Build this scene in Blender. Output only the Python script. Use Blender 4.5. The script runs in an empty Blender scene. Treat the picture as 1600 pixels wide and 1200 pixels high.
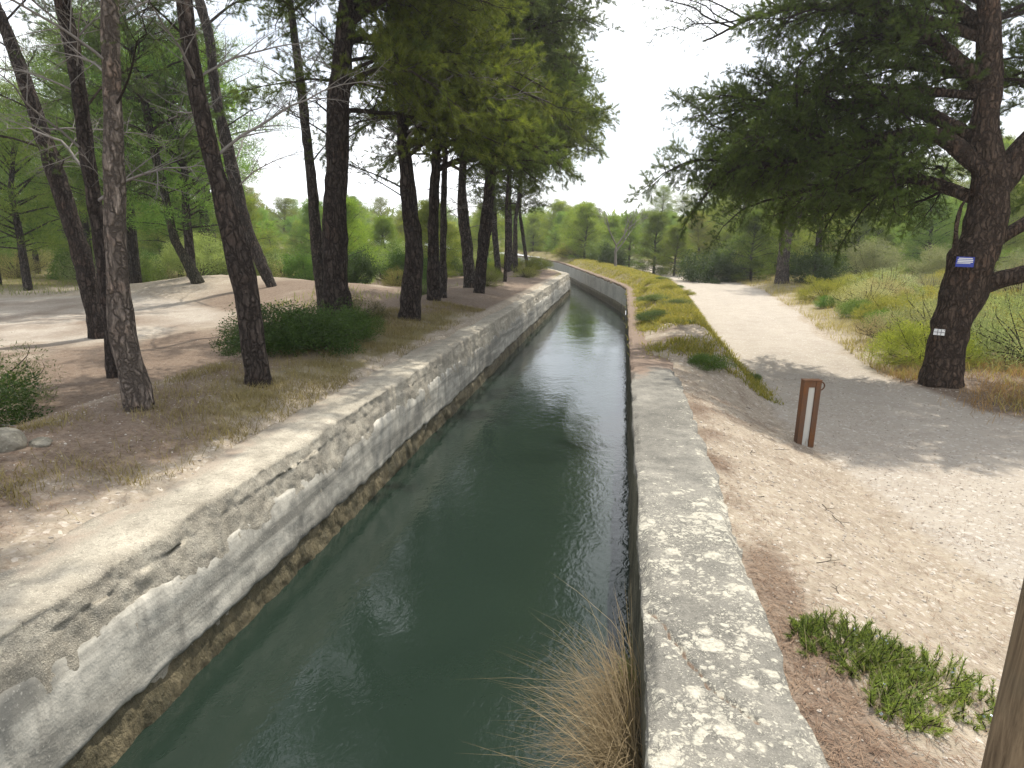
import bpy, math, random
import numpy as np
from mathutils import Vector, Matrix, Euler

# ------------------------------------------------------------------ camera, sky, sun, exposure
SC = bpy.context.scene
COL = SC.collection
CAM_H = 1.6
cam_data = bpy.data.cameras.new('camera')
cam_data.sensor_width = 36.0
cam_data.lens = 36.0 * 1062.0 / 1600.0
cam_data.clip_start = 0.05
cam_data.clip_end = 4000.0
cam = bpy.data.objects.new('camera', cam_data)
COL.objects.link(cam)
cam.location = (0.0, 0.0, CAM_H)
cam.rotation_euler = (math.radians(90.0 - 12.1), 0.0, math.radians(9.15))
SC.camera = cam

SUN_AZ = math.radians(18.0)      # clockwise from +Y (the canal's heading)
SUN_EL = math.radians(60.0)
world = bpy.data.worlds.new('World')
SC.world = world
world.use_nodes = True
wn = world.node_tree.nodes
wl = world.node_tree.links
wn.clear()
w_out = wn.new('ShaderNodeOutputWorld')
w_bg = wn.new('ShaderNodeBackground')
w_sky = wn.new('ShaderNodeTexSky')
w_sky.sky_type = 'NISHITA'
w_sky.sun_disc = False
w_sky.sun_elevation = SUN_EL
w_sky.sun_rotation = SUN_AZ
w_sky.dust_density = 2.0
w_sky.air_density = 1.0
# thin bright cloud all over the dome, broken by blue
w_tc = wn.new('ShaderNodeTexCoord')
w_map = wn.new('ShaderNodeMapping')
w_map.inputs['Scale'].default_value = (1.0, 1.0, 2.2)
w_noise = wn.new('ShaderNodeTexNoise')
w_noise.inputs['Scale'].default_value = 2.6
w_noise.inputs['Detail'].default_value = 7.0
w_noise.inputs['Roughness'].default_value = 0.58
w_ramp = wn.new('ShaderNodeValToRGB')
w_ramp.color_ramp.elements[0].position = 0.40
w_ramp.color_ramp.elements[0].color = (0.40, 0.40, 0.40, 1)
w_ramp.color_ramp.elements[1].position = 0.60
w_ramp.color_ramp.elements[1].color = (0.97, 0.97, 0.97, 1)
w_mix = wn.new('ShaderNodeMixRGB')
w_mix.inputs['Color2'].default_value = (13.0, 13.3, 13.8, 1)
wl.new(w_tc.outputs['Generated'], w_map.inputs['Vector'])
wl.new(w_map.outputs['Vector'], w_noise.inputs['Vector'])
wl.new(w_noise.outputs['Fac'], w_ramp.inputs['Fac'])
wl.new(w_ramp.outputs['Color'], w_mix.inputs['Fac'])
wl.new(w_sky.outputs['Color'], w_mix.inputs['Color1'])
wl.new(w_mix.outputs['Color'], w_bg.inputs['Color'])
w_bg.inputs['Strength'].default_value = 0.12
wl.new(w_bg.outputs['Background'], w_out.inputs['Surface'])

sun_data = bpy.data.lights.new('sun', 'SUN')
sun_data.energy = 5.0
sun_data.angle = math.radians(0.6)
sun_data.color = (1.0, 0.945, 0.85)
sun = bpy.data.objects.new('sun', sun_data)
COL.objects.link(sun)
sun.location = (20, 30, 40)
_sd = Vector((math.sin(SUN_AZ) * math.cos(SUN_EL), math.cos(SUN_AZ) * math.cos(SUN_EL), math.sin(SUN_EL)))
sun.rotation_euler = _sd.to_track_quat('Z', 'Y').to_euler()

SC.view_settings.view_transform = 'Standard'
SC.view_settings.look = 'None'
SC.view_settings.gamma = 1.0
SC.view_settings.use_curve_mapping = False
SC.view_settings.exposure = 0.36
SC.cycles.max_bounces = 5
SC.cycles.diffuse_bounces = 2
SC.cycles.glossy_bounces = 3
SC.cycles.transmission_bounces = 2
SC.cycles.transparent_max_bounces = 8
SC.cycles.caustics_reflective = False
SC.cycles.caustics_refractive = False
SC.cycles.use_denoising = True
SC.cycles.denoising_prefilter = 'ACCURATE'

rng = np.random.default_rng(7)
random.seed(7)
# ------------------------------------------------------------------ noise and terrain (metres; wall tops are z = 0)
def _hash(ix, iy, seed):
    h = (ix.astype(np.int64) * 374761393 + iy.astype(np.int64) * 668265263 + seed * 2147483647) & 0xFFFFFFFF
    h = ((h ^ (h >> 13)) * 1274126177) & 0xFFFFFFFF
    h = h ^ (h >> 16)
    return (h & 0xFFFF) / 65535.0
def vnoise(x, y, seed=0):
    x = np.asarray(x, float); y = np.asarray(y, float)
    x, y = np.broadcast_arrays(x, y)
    ix = np.floor(x); iy = np.floor(y)
    fx = x - ix; fy = y - iy
    u = fx * fx * (3 - 2 * fx); v = fy * fy * (3 - 2 * fy)
    a = _hash(ix, iy, seed); b = _hash(ix + 1, iy, seed)
    c = _hash(ix, iy + 1, seed); d = _hash(ix + 1, iy + 1, seed)
    return (a + (b - a) * u) * (1 - v) + (c + (d - c) * u) * v * 1.0
def fbm(x, y, oct=4, seed=0):
    s = 0.0; a = 0.5; f = 1.0; t = 0.0
    for i in range(oct):
        s = s + a * (vnoise(np.asarray(x) * f + 17.3 * i, np.asarray(y) * f - 9.1 * i, seed + i) - 0.5)
        t += a; a *= 0.5; f *= 2.03
    return s / t * 2.0          # about -1..1
def sstep(a, b, x):
    t = np.clip((np.asarray(x, float) - a) / (b - a), 0, 1)
    return t * t * (3 - 2 * t)
def x_right(y):                 # right wall, water side
    y = np.asarray(y, float)
    k = np.maximum(y - 22.5, 0)
    return 0.14 - 0.187 * (np.sqrt(k * k + 1.5 * 1.5) - 1.5) * 1.0 - 0.006 * np.maximum(y - 44, 0) ** 2
def x_left(y):                  # left wall, water side
    y = np.asarray(y, float)
    k = np.maximum(y - 32.5, 0)
    return -2.5 - 0.30 * k - 0.005 * np.maximum(y - 44, 0) ** 2
def path_mid(y):
    return np.interp(y, [-30, 2, 8, 10.5, 13, 20, 30, 38, 50, 70, 120], [6.5, 5.2, 3.7, 3.12, 3.05, 3.6, 4.3, 4.0, 2.4, 0.0, -9.0])
def path_half(y):
    return np.interp(y, [-30, 2, 8, 10.5, 13, 20, 30, 50, 120], [2.0, 2.3, 1.5, 1.05, 1.05, 1.3, 1.45, 1.2, 1.2])
def H(x, y):
    x = np.asarray(x, float); y = np.asarray(y, float)
    x, y = np.broadcast_arrays(x, y)
    n1 = fbm(x * 0.35, y * 0.35, 4, 3)
    n2 = fbm(x * 1.6, y * 1.6, 4, 11)
    n3 = fbm(x * 6.0, y * 6.0, 3, 23)
    # ---- left bank
    d = x_left(y) - x
    near = 1 - sstep(9, 17, y)
    edge = 0.34 + 0.16 * fbm(y * 0.55, 3.3, 3, 5) + 0.12 * fbm(y * 2.4, 8.1, 3, 6)
    edge = edge * (0.45 + 0.55 * near)
    cover = sstep(edge - 0.07, edge + 0.20, d)
    zl = -0.07 + cover * (0.10 + 0.10 * sstep(0.5, 1.5, d))
    zl = zl - sstep(1.9, 4.2, d) * (0.52 - 0.12 * sstep(9, 15, y))
    zl = zl + 0.62 * np.exp(-((x + 13.6) / 4.2) ** 2 - ((y - 21.5) / 3.2) ** 2)
    zl = zl + 0.40 * np.exp(-((x + 8.4) / 2.6) ** 2 - ((y - 19.5) / 3.0) ** 2)
    zl = zl + 0.15 * np.exp(-((x + 5.6) / 2.0) ** 2 - ((y - 15.0) / 2.5) ** 2)
    zl = zl + n1 * 0.10 * sstep(1.0, 4.0, d) + n2 * 0.035 * sstep(0.4, 1.2, d) + n3 * 0.012
    zl = zl + 0.012 * np.maximum(-x - 18, 0)
    # ---- right bank
    e = x - x_right(y)
    far = sstep(8.3, 10.2, y)
    pm = path_mid(y); ph = path_half(y)
    pe = pm - ph                                            # the path's canal-side edge
    e_p = np.maximum(pe - x_right(y), 1.2)
    # near the camera a stony slope runs down from the wall's back to the path
    t = np.clip((e - 0.52) / np.maximum(e_p - 0.75, 0.4), 0, 1)
    z_near = -0.075 - 0.50 * (t * t * (3 - 2 * t) * 0.6 + t * 0.4)
    # farther on an overgrown bank covers the wall's top
    crest = 0.06 + 0.17 * sstep(10.5, 14.5, y) + 0.07 * n1
    ed2 = 0.10 + 0.07 * fbm(y * 1.3, 5.0, 3, 41)
    up = sstep(ed2 - 0.05, ed2 + 0.25, e) * sstep(0.03, 0.12, e)
    wid = np.minimum(1.25, 0.62 * e_p)
    z_far = -0.07 + up * (0.085 + crest * sstep(0.25, 0.8, e))
    z_far = z_far + (-0.575 - z_far) * sstep(wid, np.maximum(e_p + 0.05, wid + 0.5), e)
    zr = z_near * (1 - far) + z_far * far
    right_of = sstep(pm + ph - 0.1, pm + ph + 1.6, x)
    zr = zr + right_of * 0.16 + 0.012 * np.maximum(x - 8, 0)
    onpath = sstep(ph + 0.45, ph - 0.25, np.abs(x - pm))
    zr = zr + (1 - onpath) * (n1 * 0.05 * sstep(1.0, 3.0, e) + n2 * 0.035 * sstep(0.5, 0.9, e)) + n3 * 0.010 * (1 - 0.6 * onpath)
    zr = zr + onpath * (0.025 * n1 - 0.022 * np.exp(-((x - pm - 0.6 + 0.12 * n1) / 0.20) ** 2) - 0.022 * np.exp(-((x - pm + 0.6 + 0.12 * n1) / 0.20) ** 2) + 0.010 * n2)
    zr = zr + 0.09 * np.exp(-((x - 4.6) / 0.75) ** 2 - ((y - 10.35) / 0.75) ** 2)
    mid = 0.5 * (x_left(y) + x_right(y))
    z = np.where(x < mid, zl, zr)
    return z + 0.010 * np.maximum(y - 48, 0) + 0.012 * np.maximum(np.hypot(x, y) - 75, 0) * sstep(600, 250, np.hypot(x, y)) + 0.8 * sstep(60, 140, np.hypot(x, y)) * fbm(x * 0.02, y * 0.02, 3, 77)
# ------------------------------------------------------------------ mesh and material helpers
def mk_mesh(name, V, tris=None, quads=None, smooth=False):
    V = np.asarray(V, np.float32).reshape(-1, 3)
    me = bpy.data.meshes.new(name)
    nt = 0 if tris is None else len(tris)
    nq = 0 if quads is None else len(quads)
    me.vertices.add(len(V)); me.vertices.foreach_set('co', V.ravel())
    loops = []
    if nt: loops.append(np.asarray(tris, np.int32).ravel())
    if nq: loops.append(np.asarray(quads, np.int32).ravel())
    loops = np.concatenate(loops)
    me.loops.add(len(loops)); me.loops.foreach_set('vertex_index', loops)
    st = np.concatenate([np.arange(nt) * 3, nt * 3 + np.arange(nq) * 4]).astype(np.int32)
    me.polygons.add(nt + nq); me.polygons.foreach_set('loop_start', st)
    me.update(calc_edges=True)
    me.polygons.foreach_set('use_smooth', np.full(nt + nq, bool(smooth)))
    return me
def link(name, me, mat=None, parent=None, loc=None):
    o = bpy.data.objects.new(name, me)
    COL.objects.link(o)
    if mat is not None and not me.materials: me.materials.append(mat)
    if parent is not None: o.parent = parent
    if loc is not None: o.location = loc
    return o
def empty(name, loc, label, cat, group=None):
    o = bpy.data.objects.new(name, None)
    o.empty_display_size = 0.2
    COL.objects.link(o); o.location = loc
    return tag(o, label, cat, group)
def tag(o, label, cat, group=None):
    o['label'] = label; o['category'] = cat
    if group: o['group'] = group
    return o
def stuff(o, label, cat):
    o['kind'] = 'stuff'; o['label'] = label; o['category'] = cat
    return o
class Geo:
    def __init__(s): s.v = []; s.t = []; s.q = []; s.n = 0
    def add(s, V, tris=None, quads=None):
        V = np.asarray(V, float).reshape(-1, 3)
        if tris is not None and len(tris): s.t.append(np.asarray(tris, int) + s.n)
        if quads is not None and len(quads): s.q.append(np.asarray(quads, int) + s.n)
        s.v.append(V); s.n += len(V)
    def arrays(s):
        return (np.concatenate(s.v) if s.v else np.zeros((0, 3)),
                np.concatenate(s.t) if s.t else None, np.concatenate(s.q) if s.q else None)
    def mesh(s, name, smooth=False): return mk_mesh(name, *s.arrays(), smooth=smooth)
def unit(v):
    v = np.asarray(v, float)
    return v / np.maximum(np.linalg.norm(v, axis=-1, keepdims=True), 1e-9)
def tube(P, R, k=6, cap=True):
    P = np.asarray(P, float); R = np.asarray(R, float); n = len(P)
    T = unit(np.gradient(P, axis=0))
    a = np.array([0, 0, 1.0]) if abs(T[0][2]) < 0.9 else np.array([1.0, 0, 0])
    N = np.zeros_like(P); N[0] = unit(np.cross(T[0], a))
    for i in range(1, n):
        N[i] = unit(N[i - 1] - T[i] * np.dot(N[i - 1], T[i]))
    B = np.cross(T, N)
    th = np.arange(k) * 2 * np.pi / k
    V = P[:, None, :] + R[:, None, None] * (np.cos(th)[None, :, None] * N[:, None, :] + np.sin(th)[None, :, None] * B[:, None, :])
    i = np.arange(n - 1)[:, None] * k; j = np.arange(k)[None, :]; j2 = (j + 1) % k
    Q = np.stack([i + j, i + j2, i + k + j2, i + k + j], -1).reshape(-1, 4)
    V = V.reshape(-1, 3); T3 = None
    if cap:
        V = np.concatenate([V, P[-1:] + T[-1] * R[-1] * 0.5]); m = len(V) - 1
        b = (n - 1) * k
        T3 = np.stack([b + np.arange(k), b + (np.arange(k) + 1) % k, np.full(k, m)], -1)
    return V, T3, Q
def spline(P, step):
    """Catmull-Rom through the rows of P (any number of columns) resampled every `step`"""
    P = np.asarray(P, float)
    A = np.concatenate([[2 * P[0] - P[1]], P, [2 * P[-1] - P[-2]]])
    out = []
    for i in range(1, len(A) - 2):
        m = max(2, int(np.ceil(np.linalg.norm(A[i + 1][:3] - A[i][:3]) / step)))
        t = (np.arange(m) / m)[:, None]
        out.append(0.5 * ((2 * A[i]) + (-A[i - 1] + A[i + 1]) * t + (2 * A[i - 1] - 5 * A[i] + 4 * A[i + 1] - A[i + 2]) * t ** 2
                          + (-A[i - 1] + 3 * A[i] - 3 * A[i + 1] + A[i + 2]) * t ** 3))
    out.append(P[-1:])
    return np.concatenate(out)
def box_geo(g, c, s, rot=None, bev=0.0):
    x, y, z = np.array(s) / 2
    V = np.array([[sx * x, sy * y, sz * z] for sz in (-1, 1) for sy in (-1, 1) for sx in (-1, 1)], float)
    if rot is not None: V = V @ np.array(rot).T
    g.add(V + np.array(c), None, [[0, 2, 3, 1], [4, 5, 7, 6], [0, 1, 5, 4], [2, 6, 7, 3], [0, 4, 6, 2], [1, 3, 7, 5]])

class NB:
    """tiny node-tree builder"""
    def __init__(s, name):
        s.m = bpy.data.materials.new(name); s.m.use_nodes = True
        s.t = s.m.node_tree; s.t.nodes.clear()
    def n(s, typ, props=None, **ins):
        nd = s.t.nodes.new('ShaderNode' + typ)
        for k, v in (props or {}).items(): setattr(nd, k, v)
        for k, v in ins.items(): s.set(nd, k.replace('_', ' '), v)
        return nd
    def set(s, nd, key, v):
        sock = nd.inputs[int(key[1:])] if key[0] == '#' else nd.inputs[key]
        if isinstance(v, bpy.types.NodeSocket): s.t.links.new(v, sock)
        elif isinstance(v, bpy.types.Node): s.t.links.new(v.outputs[0], sock)
        elif isinstance(v, (tuple, list)) and len(v) == 3 and sock.type == 'RGBA': sock.default_value = (*v, 1)
        else: sock.default_value = v
    def coord(s, which='Object', scale=None):
        o = s.n('TexCoord').outputs[which]
        if scale is not None:
            mp = s.n('Mapping'); s.set(mp, 'Vector', o); mp.inputs['Scale'].default_value = scale
            o = mp.outputs[0]
        return o
    def noise(s, vec, scale, detail=4, rough=0.55, dist=0.0):
        return s.n('TexNoise', None, Vector=vec, Scale=scale, Detail=detail, Roughness=rough, Distortion=dist).outputs['Fac']
    def voro(s, vec, scale, feature='F1', out='Distance', rnd=1.0):
        return s.n('TexVoronoi', {'feature': feature}, Vector=vec, Scale=scale, Randomness=rnd).outputs[out]
    def ramp(s, fac, stops):
        nd = s.n('ValToRGB'); s.set(nd, 'Fac', fac)
        el = nd.color_ramp.elements
        while len(el) < len(stops): el.new(0.5)
        for e, (p, c) in zip(el, stops):
            e.position = p; e.color = (*c, 1) if isinstance(c, tuple) else (c, c, c, 1)
        return nd.outputs[0]
    def mix(s, fac, a, b, mode='MIX'):
        nd = s.n('MixRGB', {'blend_type': mode})
        s.set(nd, 'Fac', fac); s.set(nd, 'Color1', a); s.set(nd, 'Color2', b)
        return nd.outputs[0]
    def math(s, op, a, b=0.0, clamp=False):
        nd = s.n('Math', {'operation': op, 'use_clamp': clamp})
        s.set(nd, '#0', a); s.set(nd, '#1', b)
        return nd.outputs[0]
    def bump(s, h, strength=0.5, dist=0.02, normal=None):
        nd = s.n('Bump', None, Height=h, Strength=strength, Distance=dist)
        if normal is not None: s.set(nd, 'Normal', normal)
        return nd.outputs[0]
    def out(s, shader):
        o = s.n('OutputMaterial'); s.set(o, 'Surface', shader); return s.m
    def pbr(s, color, rough=0.9, normal=None, spec=0.2, **kw):
        p = s.n('BsdfPrincipled'); s.set(p, 'Base Color', color); s.set(p, 'Roughness', rough)
        s.set(p, 'Specular IOR Level', spec)
        if normal is not None: s.set(p, 'Normal', normal)
        for k, v in kw.items(): s.set(p, k.replace('_', ' '), v)
        return p.outputs[0]
    def attr(s, name, out='Color'):
        return s.n('Attribute', {'attribute_name': name}).outputs[out]
    def objcol(s): return s.n('ObjectInfo').outputs['Color']
    def objrand(s): return s.n('ObjectInfo').outputs['Random']

MAT = {}
# ground: sand and small stones, grey gravel, needle litter, dry turf, mixed by where they lie
b = NB('ground')
co = b.coord('Object')
w = b.n('SeparateColor'); b.set(w, 'Color', b.attr('cover'))
big = b.noise(co, 0.7, 4); mid = b.noise(co, 5.0, 5, 0.65); fine = b.noise(co, 45.0, 4, 0.7); vf = b.noise(co, 160.0, 2, 0.6)
st = b.voro(co, 38.0, 'F1', 'Color'); stg = b.n('SeparateColor'); b.set(stg, 'Color', st)
sand = b.mix(b.ramp(mid, [(0.3, 0.0), (0.7, 1.0)]), (0.195, 0.155, 0.110), (0.365, 0.312, 0.236))
sand = b.mix(b.ramp(b.noise(co, 14.0, 5, 0.7), [(0.50, 0.0), (0.66, 0.6)]), sand, (0.21, 0.155, 0.11))
sand = b.mix(b.ramp(fine, [(0.35, 0.0), (0.7, 0.55)]), sand, (0.42, 0.37, 0.30))
sand = b.mix(b.ramp(stg.outputs[0], [(0.78, 0.0), (0.82, 0.55)]), sand, b.mix(stg.outputs[1], (0.22, 0.17, 0.13), (0.58, 0.53, 0.46)))
grav = b.mix(big, (0.315, 0.277, 0.226), (0.43, 0.382, 0.312))
grav = b.mix(b.ramp(b.noise(co, 3.0, 6, 0.7), [(0.48, 0.0), (0.66, 0.55)]), grav, (0.285, 0.24, 0.195))
grav = b.mix(b.ramp(fine, [(0.38, 0.0), (0.68, 0.5)]), grav, (0.30, 0.265, 0.23))
grav = b.mix(b.ramp(stg.outputs[1], [(0.80, 0.0), (0.84, 0.5)]), grav, b.mix(stg.outputs[2], (0.25, 0.22, 0.19), (0.60, 0.56, 0.50)))
lit = b.mix(mid, (0.130, 0.097, 0.071), (0.225, 0.175, 0.130))
lit = b.mix(b.ramp(b.noise(co, 16.0, 5, 0.7), [(0.45, 0.0), (0.62, 0.7)]), lit, (0.085, 0.055, 0.04))
lit = b.mix(b.ramp(fine, [(0.42, 0.0), (0.75, 0.6)]), lit, (0.33, 0.255, 0.195))
turf = b.mix(fine, (0.12, 0.105, 0.045), (0.25, 0.205, 0.10))
def soft(wt, lo=0.30, hi=0.62):
    s_ = b.math('ADD', b.math('MULTIPLY', wt, 0.8), b.math('MULTIPLY', b.math('ADD', b.math('MULTIPLY', mid, 0.55), b.math('MULTIPLY', fine, 0.45)), 0.42))
    return b.ramp(s_, [(lo + 0.1, 0.0), (hi + 0.1, 1.0)])
c = b.mix(soft(w.outputs[1]), sand, grav)
c = b.mix(soft(w.outputs[2]), c, turf)
c = b.mix(soft(w.outputs[0]), c, lit)
hgt = b.math('ADD', b.math('MULTIPLY', fine, 0.8), b.math('ADD', b.math('MULTIPLY', vf, 0.35), b.math('MULTIPLY', stg.outputs[0], 0.25)))
MAT['ground'] = b.out(b.pbr(c, 0.95, b.bump(hgt, 0.75, 0.025), 0.12))

# concrete of the canal walls
def concrete(name, dark, pale, lichen, lich_amount, z_stain=None):
    b = NB(name)
    co = b.coord('Object')
    n0 = b.noise(co, 1.1, 5, 0.6); n1 = b.noise(co, 6.0, 6, 0.68); n2 = b.noise(co, 40.0, 4, 0.7); n3 = b.noise(co, 140, 2)
    c = b.mix(b.ramp(n1, [(0.32, 0.0), (0.68, 1.0)]), dark, pale)
    c = b.mix(b.ramp(n0, [(0.42, 0.0), (0.62, 0.45)]), c, tuple(x * 0.62 for x in dark))
    c = b.mix(b.ramp(n2, [(0.52, 0.0), (0.70, 0.6)]), c, tuple(x * 0.45 for x in dark))
    c = b.mix(b.ramp(n3, [(0.56, 0.0), (0.72, 0.5)]), c, tuple(min(0.75, x * 1.5) for x in pale))
    # lichen: rounded pale rosettes of several sizes, patchy
    warp = b.n('VectorMath', {'operation': 'ADD'}); b.set(warp, '#0', co)
    wn_ = b.n('TexNoise', None, Vector=co, Scale=17.0, Detail=5.0)
    sc_ = b.n('VectorMath', {'operation': 'SCALE'}); b.set(sc_, '#0', wn_.outputs['Color']); b.set(sc_, 'Scale', 0.085)
    b.set(warp, '#1', sc_.outputs[0])
    lw = b.attr('lichen', 'Fac')
    tot = None
    for s_, th, am in ((10.0, 0.30, 0.9), (23.0, 0.34, 0.85), (55.0, 0.34, 0.8), (120.0, 0.34, 0.6)):
        d_ = b.voro(warp.outputs[0], s_)
        cellc = b.n('SeparateColor'); b.set(cellc, 'Color', b.voro(warp.outputs[0], s_, 'F1', 'Color'))
        r_ = b.math('MULTIPLY', b.math('MULTIPLY', cellc.outputs[0], th * 1.5), b.math('MULTIPLY', b.math('ADD', b.math('MULTIPLY', lw, lich_amount), b.math('MULTIPLY', n0, 0.35)), b.ramp(b.noise(co, 4.2, 4, 0.6), [(0.30, 0.25), (0.62, 1.25)])))
        sp = b.math('MULTIPLY', b.math('SUBTRACT', r_, d_), 6.0, True)
        sp = b.math('MULTIPLY', sp, am)
        tot = sp if tot is None else b.math('MAXIMUM', tot, sp)
    tot = b.math('MULTIPLY', tot, b.ramp(n2, [(0.30, 0.35), (0.55, 1.0)]))
    lc = b.mix(n1, lichen, tuple(x * 0.78 for x in lichen))
    c = b.mix(tot, c, lc)
    # needle litter and dirt caught on top, by the mesh's own attribute
    dw = b.attr('dirt', 'Fac')
    dm = b.ramp(b.math('ADD', b.math('MULTIPLY', dw, 0.75), b.math('MULTIPLY', n1, 0.5)), [(0.52, 0.0), (0.74, 0.85)])
    c = b.mix(dm, c, b.mix(n2, (0.13, 0.085, 0.06), (0.27, 0.20, 0.15)))
    h = b.math('ADD', b.math('MULTIPLY', n2, 0.9), b.math('ADD', b.math('MULTIPLY', n1, 1.1), b.math('ADD', b.math('MULTIPLY', n3, 0.4), b.math('MULTIPLY', tot, 0.25))))
    return b.out(b.pbr(c, 0.93, b.bump(h, 0.7, 0.016), 0.15))
MAT['wall_right'] = concrete('lichen_concrete', (0.125, 0.12, 0.105), (0.25, 0.235, 0.20), (0.52, 0.49, 0.40), 1.05)
MAT['wall_left'] = concrete('weathered_concrete', (0.24, 0.215, 0.17), (0.45, 0.41, 0.33), (0.50, 0.46, 0.36), 0.6)
MAT['wall_bend_lit'] = concrete('lightened_concrete', (0.36, 0.345, 0.31), (0.50, 0.48, 0.43), (0.5, 0.48, 0.42), 0.0)  # colour lightened so the shaded face round the bend looks lit
# the smoother mortar band on the left wall, streaked along the flow
b = NB('mortar_band')
co = b.coord('Object'); cs = b.coord('Object', (1.0, 0.35, 5.0)); cv = b.coord('Object', (3.0, 3.0, 0.6))
n1 = b.noise(cs, 1.4, 4, 0.55, 0.6); n2 = b.noise(co, 5.0, 6, 0.65); n3 = b.noise(co, 60, 3); n4 = b.noise(cv, 2.6, 4)
c = b.mix(b.ramp(n1, [(0.40, 0.0), (0.60, 1.0)]), (0.22, 0.207, 0.175), (0.50, 0.47, 0.40))
c = b.mix(b.ramp(n2, [(0.40, 0.0), (0.66, 0.7)]), c, (0.16, 0.155, 0.135))
c = b.mix(b.ramp(n4, [(0.56, 0.0), (0.70, 0.5)]), c, (0.12, 0.115, 0.10))
c = b.mix(b.ramp(n3, [(0.60, 0.0), (0.70, 0.7)]), c, (0.45, 0.425, 0.365))
MAT['mortar'] = b.out(b.pbr(c, 0.9, b.bump(b.math('ADD', n2, b.math('MULTIPLY', n3, 0.4)), 0.6, 0.012), 0.2))
# slimy brown growth along the waterline
b = NB('waterline_growth')
co = b.coord('Object', (1.0, 1.0, 0.6))
n1 = b.noise(co, 5.0, 6, 0.7); n2 = b.noise(co, 26.0, 5, 0.7)
c = b.mix(b.ramp(n1, [(0.35, 0.0), (0.7, 1.0)]), (0.055, 0.05, 0.028), (0.19, 0.155, 0.09))
c = b.mix(b.ramp(n2, [(0.48, 0.0), (0.68, 0.75)]), c, (0.035, 0.03, 0.018))
c = b.mix(b.ramp(n2, [(0.25, 0.5), (0.36, 0.0)]), c, (0.26, 0.16, 0.06))
MAT['algae'] = b.out(b.pbr(c, 0.7, b.bump(b.math('ADD', n1, n2), 0.9, 0.03), 0.3))
b = NB('dark_wet_concrete')
co = b.coord('Object', (1.0, 1.0, 0.25))
n1 = b.noise(co, 6.0, 6, 0.7); n2 = b.noise(b.coord('Object'), 30.0, 4, 0.7)
c = b.mix(b.ramp(n1, [(0.38, 0.0), (0.66, 1.0)]), (0.035, 0.034, 0.022), (0.13, 0.12, 0.085))
c = b.mix(b.ramp(n2, [(0.55, 0.0), (0.7, 0.5)]), c, (0.20, 0.18, 0.13))
MAT['wall_inner'] = b.out(b.pbr(c, 0.85, b.bump(b.math('ADD', n1, n2), 0.8, 0.02), 0.2))
# water: turbid green, rippled by the current
b = NB('canal_water')
cf = b.coord('Object', (1.0, 0.62, 1.0)); co = b.coord('Object')
r1 = b.noise(cf, 2.2, 3, 0.5, 0.4); r2 = b.noise(cf, 11.0, 3, 0.55, 0.8); r3 = b.noise(cf, 36.0, 2, 0.5, 0.5)
amp = b.ramp(b.noise(co, 0.55, 3, 0.5), [(0.36, 0.35), (0.62, 1.0)])
h = b.math('ADD', b.math('MULTIPLY', r1, 0.8), b.math('MULTIPLY', b.math('ADD', b.math('MULTIPLY', r2, 0.8), b.math('MULTIPLY', r3, 0.26)), amp))
c = b.mix(b.noise(co, 0.6, 4), (0.010, 0.0175, 0.0125), (0.018, 0.029, 0.021))
MAT['water'] = b.out(b.pbr(c, 0.04, b.bump(h, 0.12, 0.05), 0.5, IOR=1.36))
# bark
def bark(name, plate, furrow, sc=1.0):
    b = NB(name)
    cs = b.coord('Object', (15 * sc, 15 * sc, 3.6 * sc)); co = b.coord('Object')
    wv = b.n('VectorMath', {'operation': 'ADD'}); b.set(wv, '#0', cs)
    s_ = b.n('VectorMath', {'operation': 'SCALE'}); b.set(s_, '#0', b.n('TexNoise', None, Vector=co, Scale=9.0, Detail=3.0).outputs['Color']); b.set(s_, 'Scale', 1.9)
    b.set(wv, '#1', s_.outputs[0])
    d = b.voro(wv.outputs[0], 1.0, 'DISTANCE_TO_EDGE')
    n1 = b.noise(co, 30.0, 5, 0.7); n0 = b.noise(co, 1.6, 3)
    gr_ = b.noise(b.coord('Object', (34 * sc, 34 * sc, 5.5 * sc)), 1.0, 5, 0.65, 0.8)
    m = b.math('MULTIPLY', b.ramp(d, [(0.02, 0.05), (0.26, 1.0)]), b.ramp(gr_, [(0.34, 0.15), (0.60, 1.0)]))
    p = b.mix(n1, tuple(x * 0.55 for x in plate), plate)
    p = b.mix(b.ramp(n0, [(0.45, 0.0), (0.7, 0.5)]), p, tuple(x * 0.6 for x in plate))
    p = b.mix(b.ramp(b.noise(co, 3.2, 4), [(0.52, 0.0), (0.68, 0.6)]), p, tuple(v * w_ for v, w_ in zip(plate, (1.05, 0.88, 0.78))))
    c = b.mix(m, furrow, p)
    c = b.mix(1.0, c, b.objcol(), 'MULTIPLY')
    h = b.math('ADD', b.math('MULTIPLY', m, 1.0), b.math('MULTIPLY', n1, 0.5))
    return b.out(b.pbr(c, 0.95, b.bump(h, 1.0, 0.05), 0.1))
MAT['bark'] = bark('pine_bark', (0.200, 0.168, 0.142), (0.024, 0.020, 0.017))
MAT['twig'] = bark('twig_bark', (0.12, 0.095, 0.075), (0.045, 0.035, 0.028), 2.0)
b = NB('dead_twig'); co = b.coord('Object')
MAT['dead'] = b.out(b.pbr(b.mix(b.noise(co, 14, 3), (0.13, 0.115, 0.10), (0.27, 0.25, 0.23)), 0.95, None, 0.1))
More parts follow.
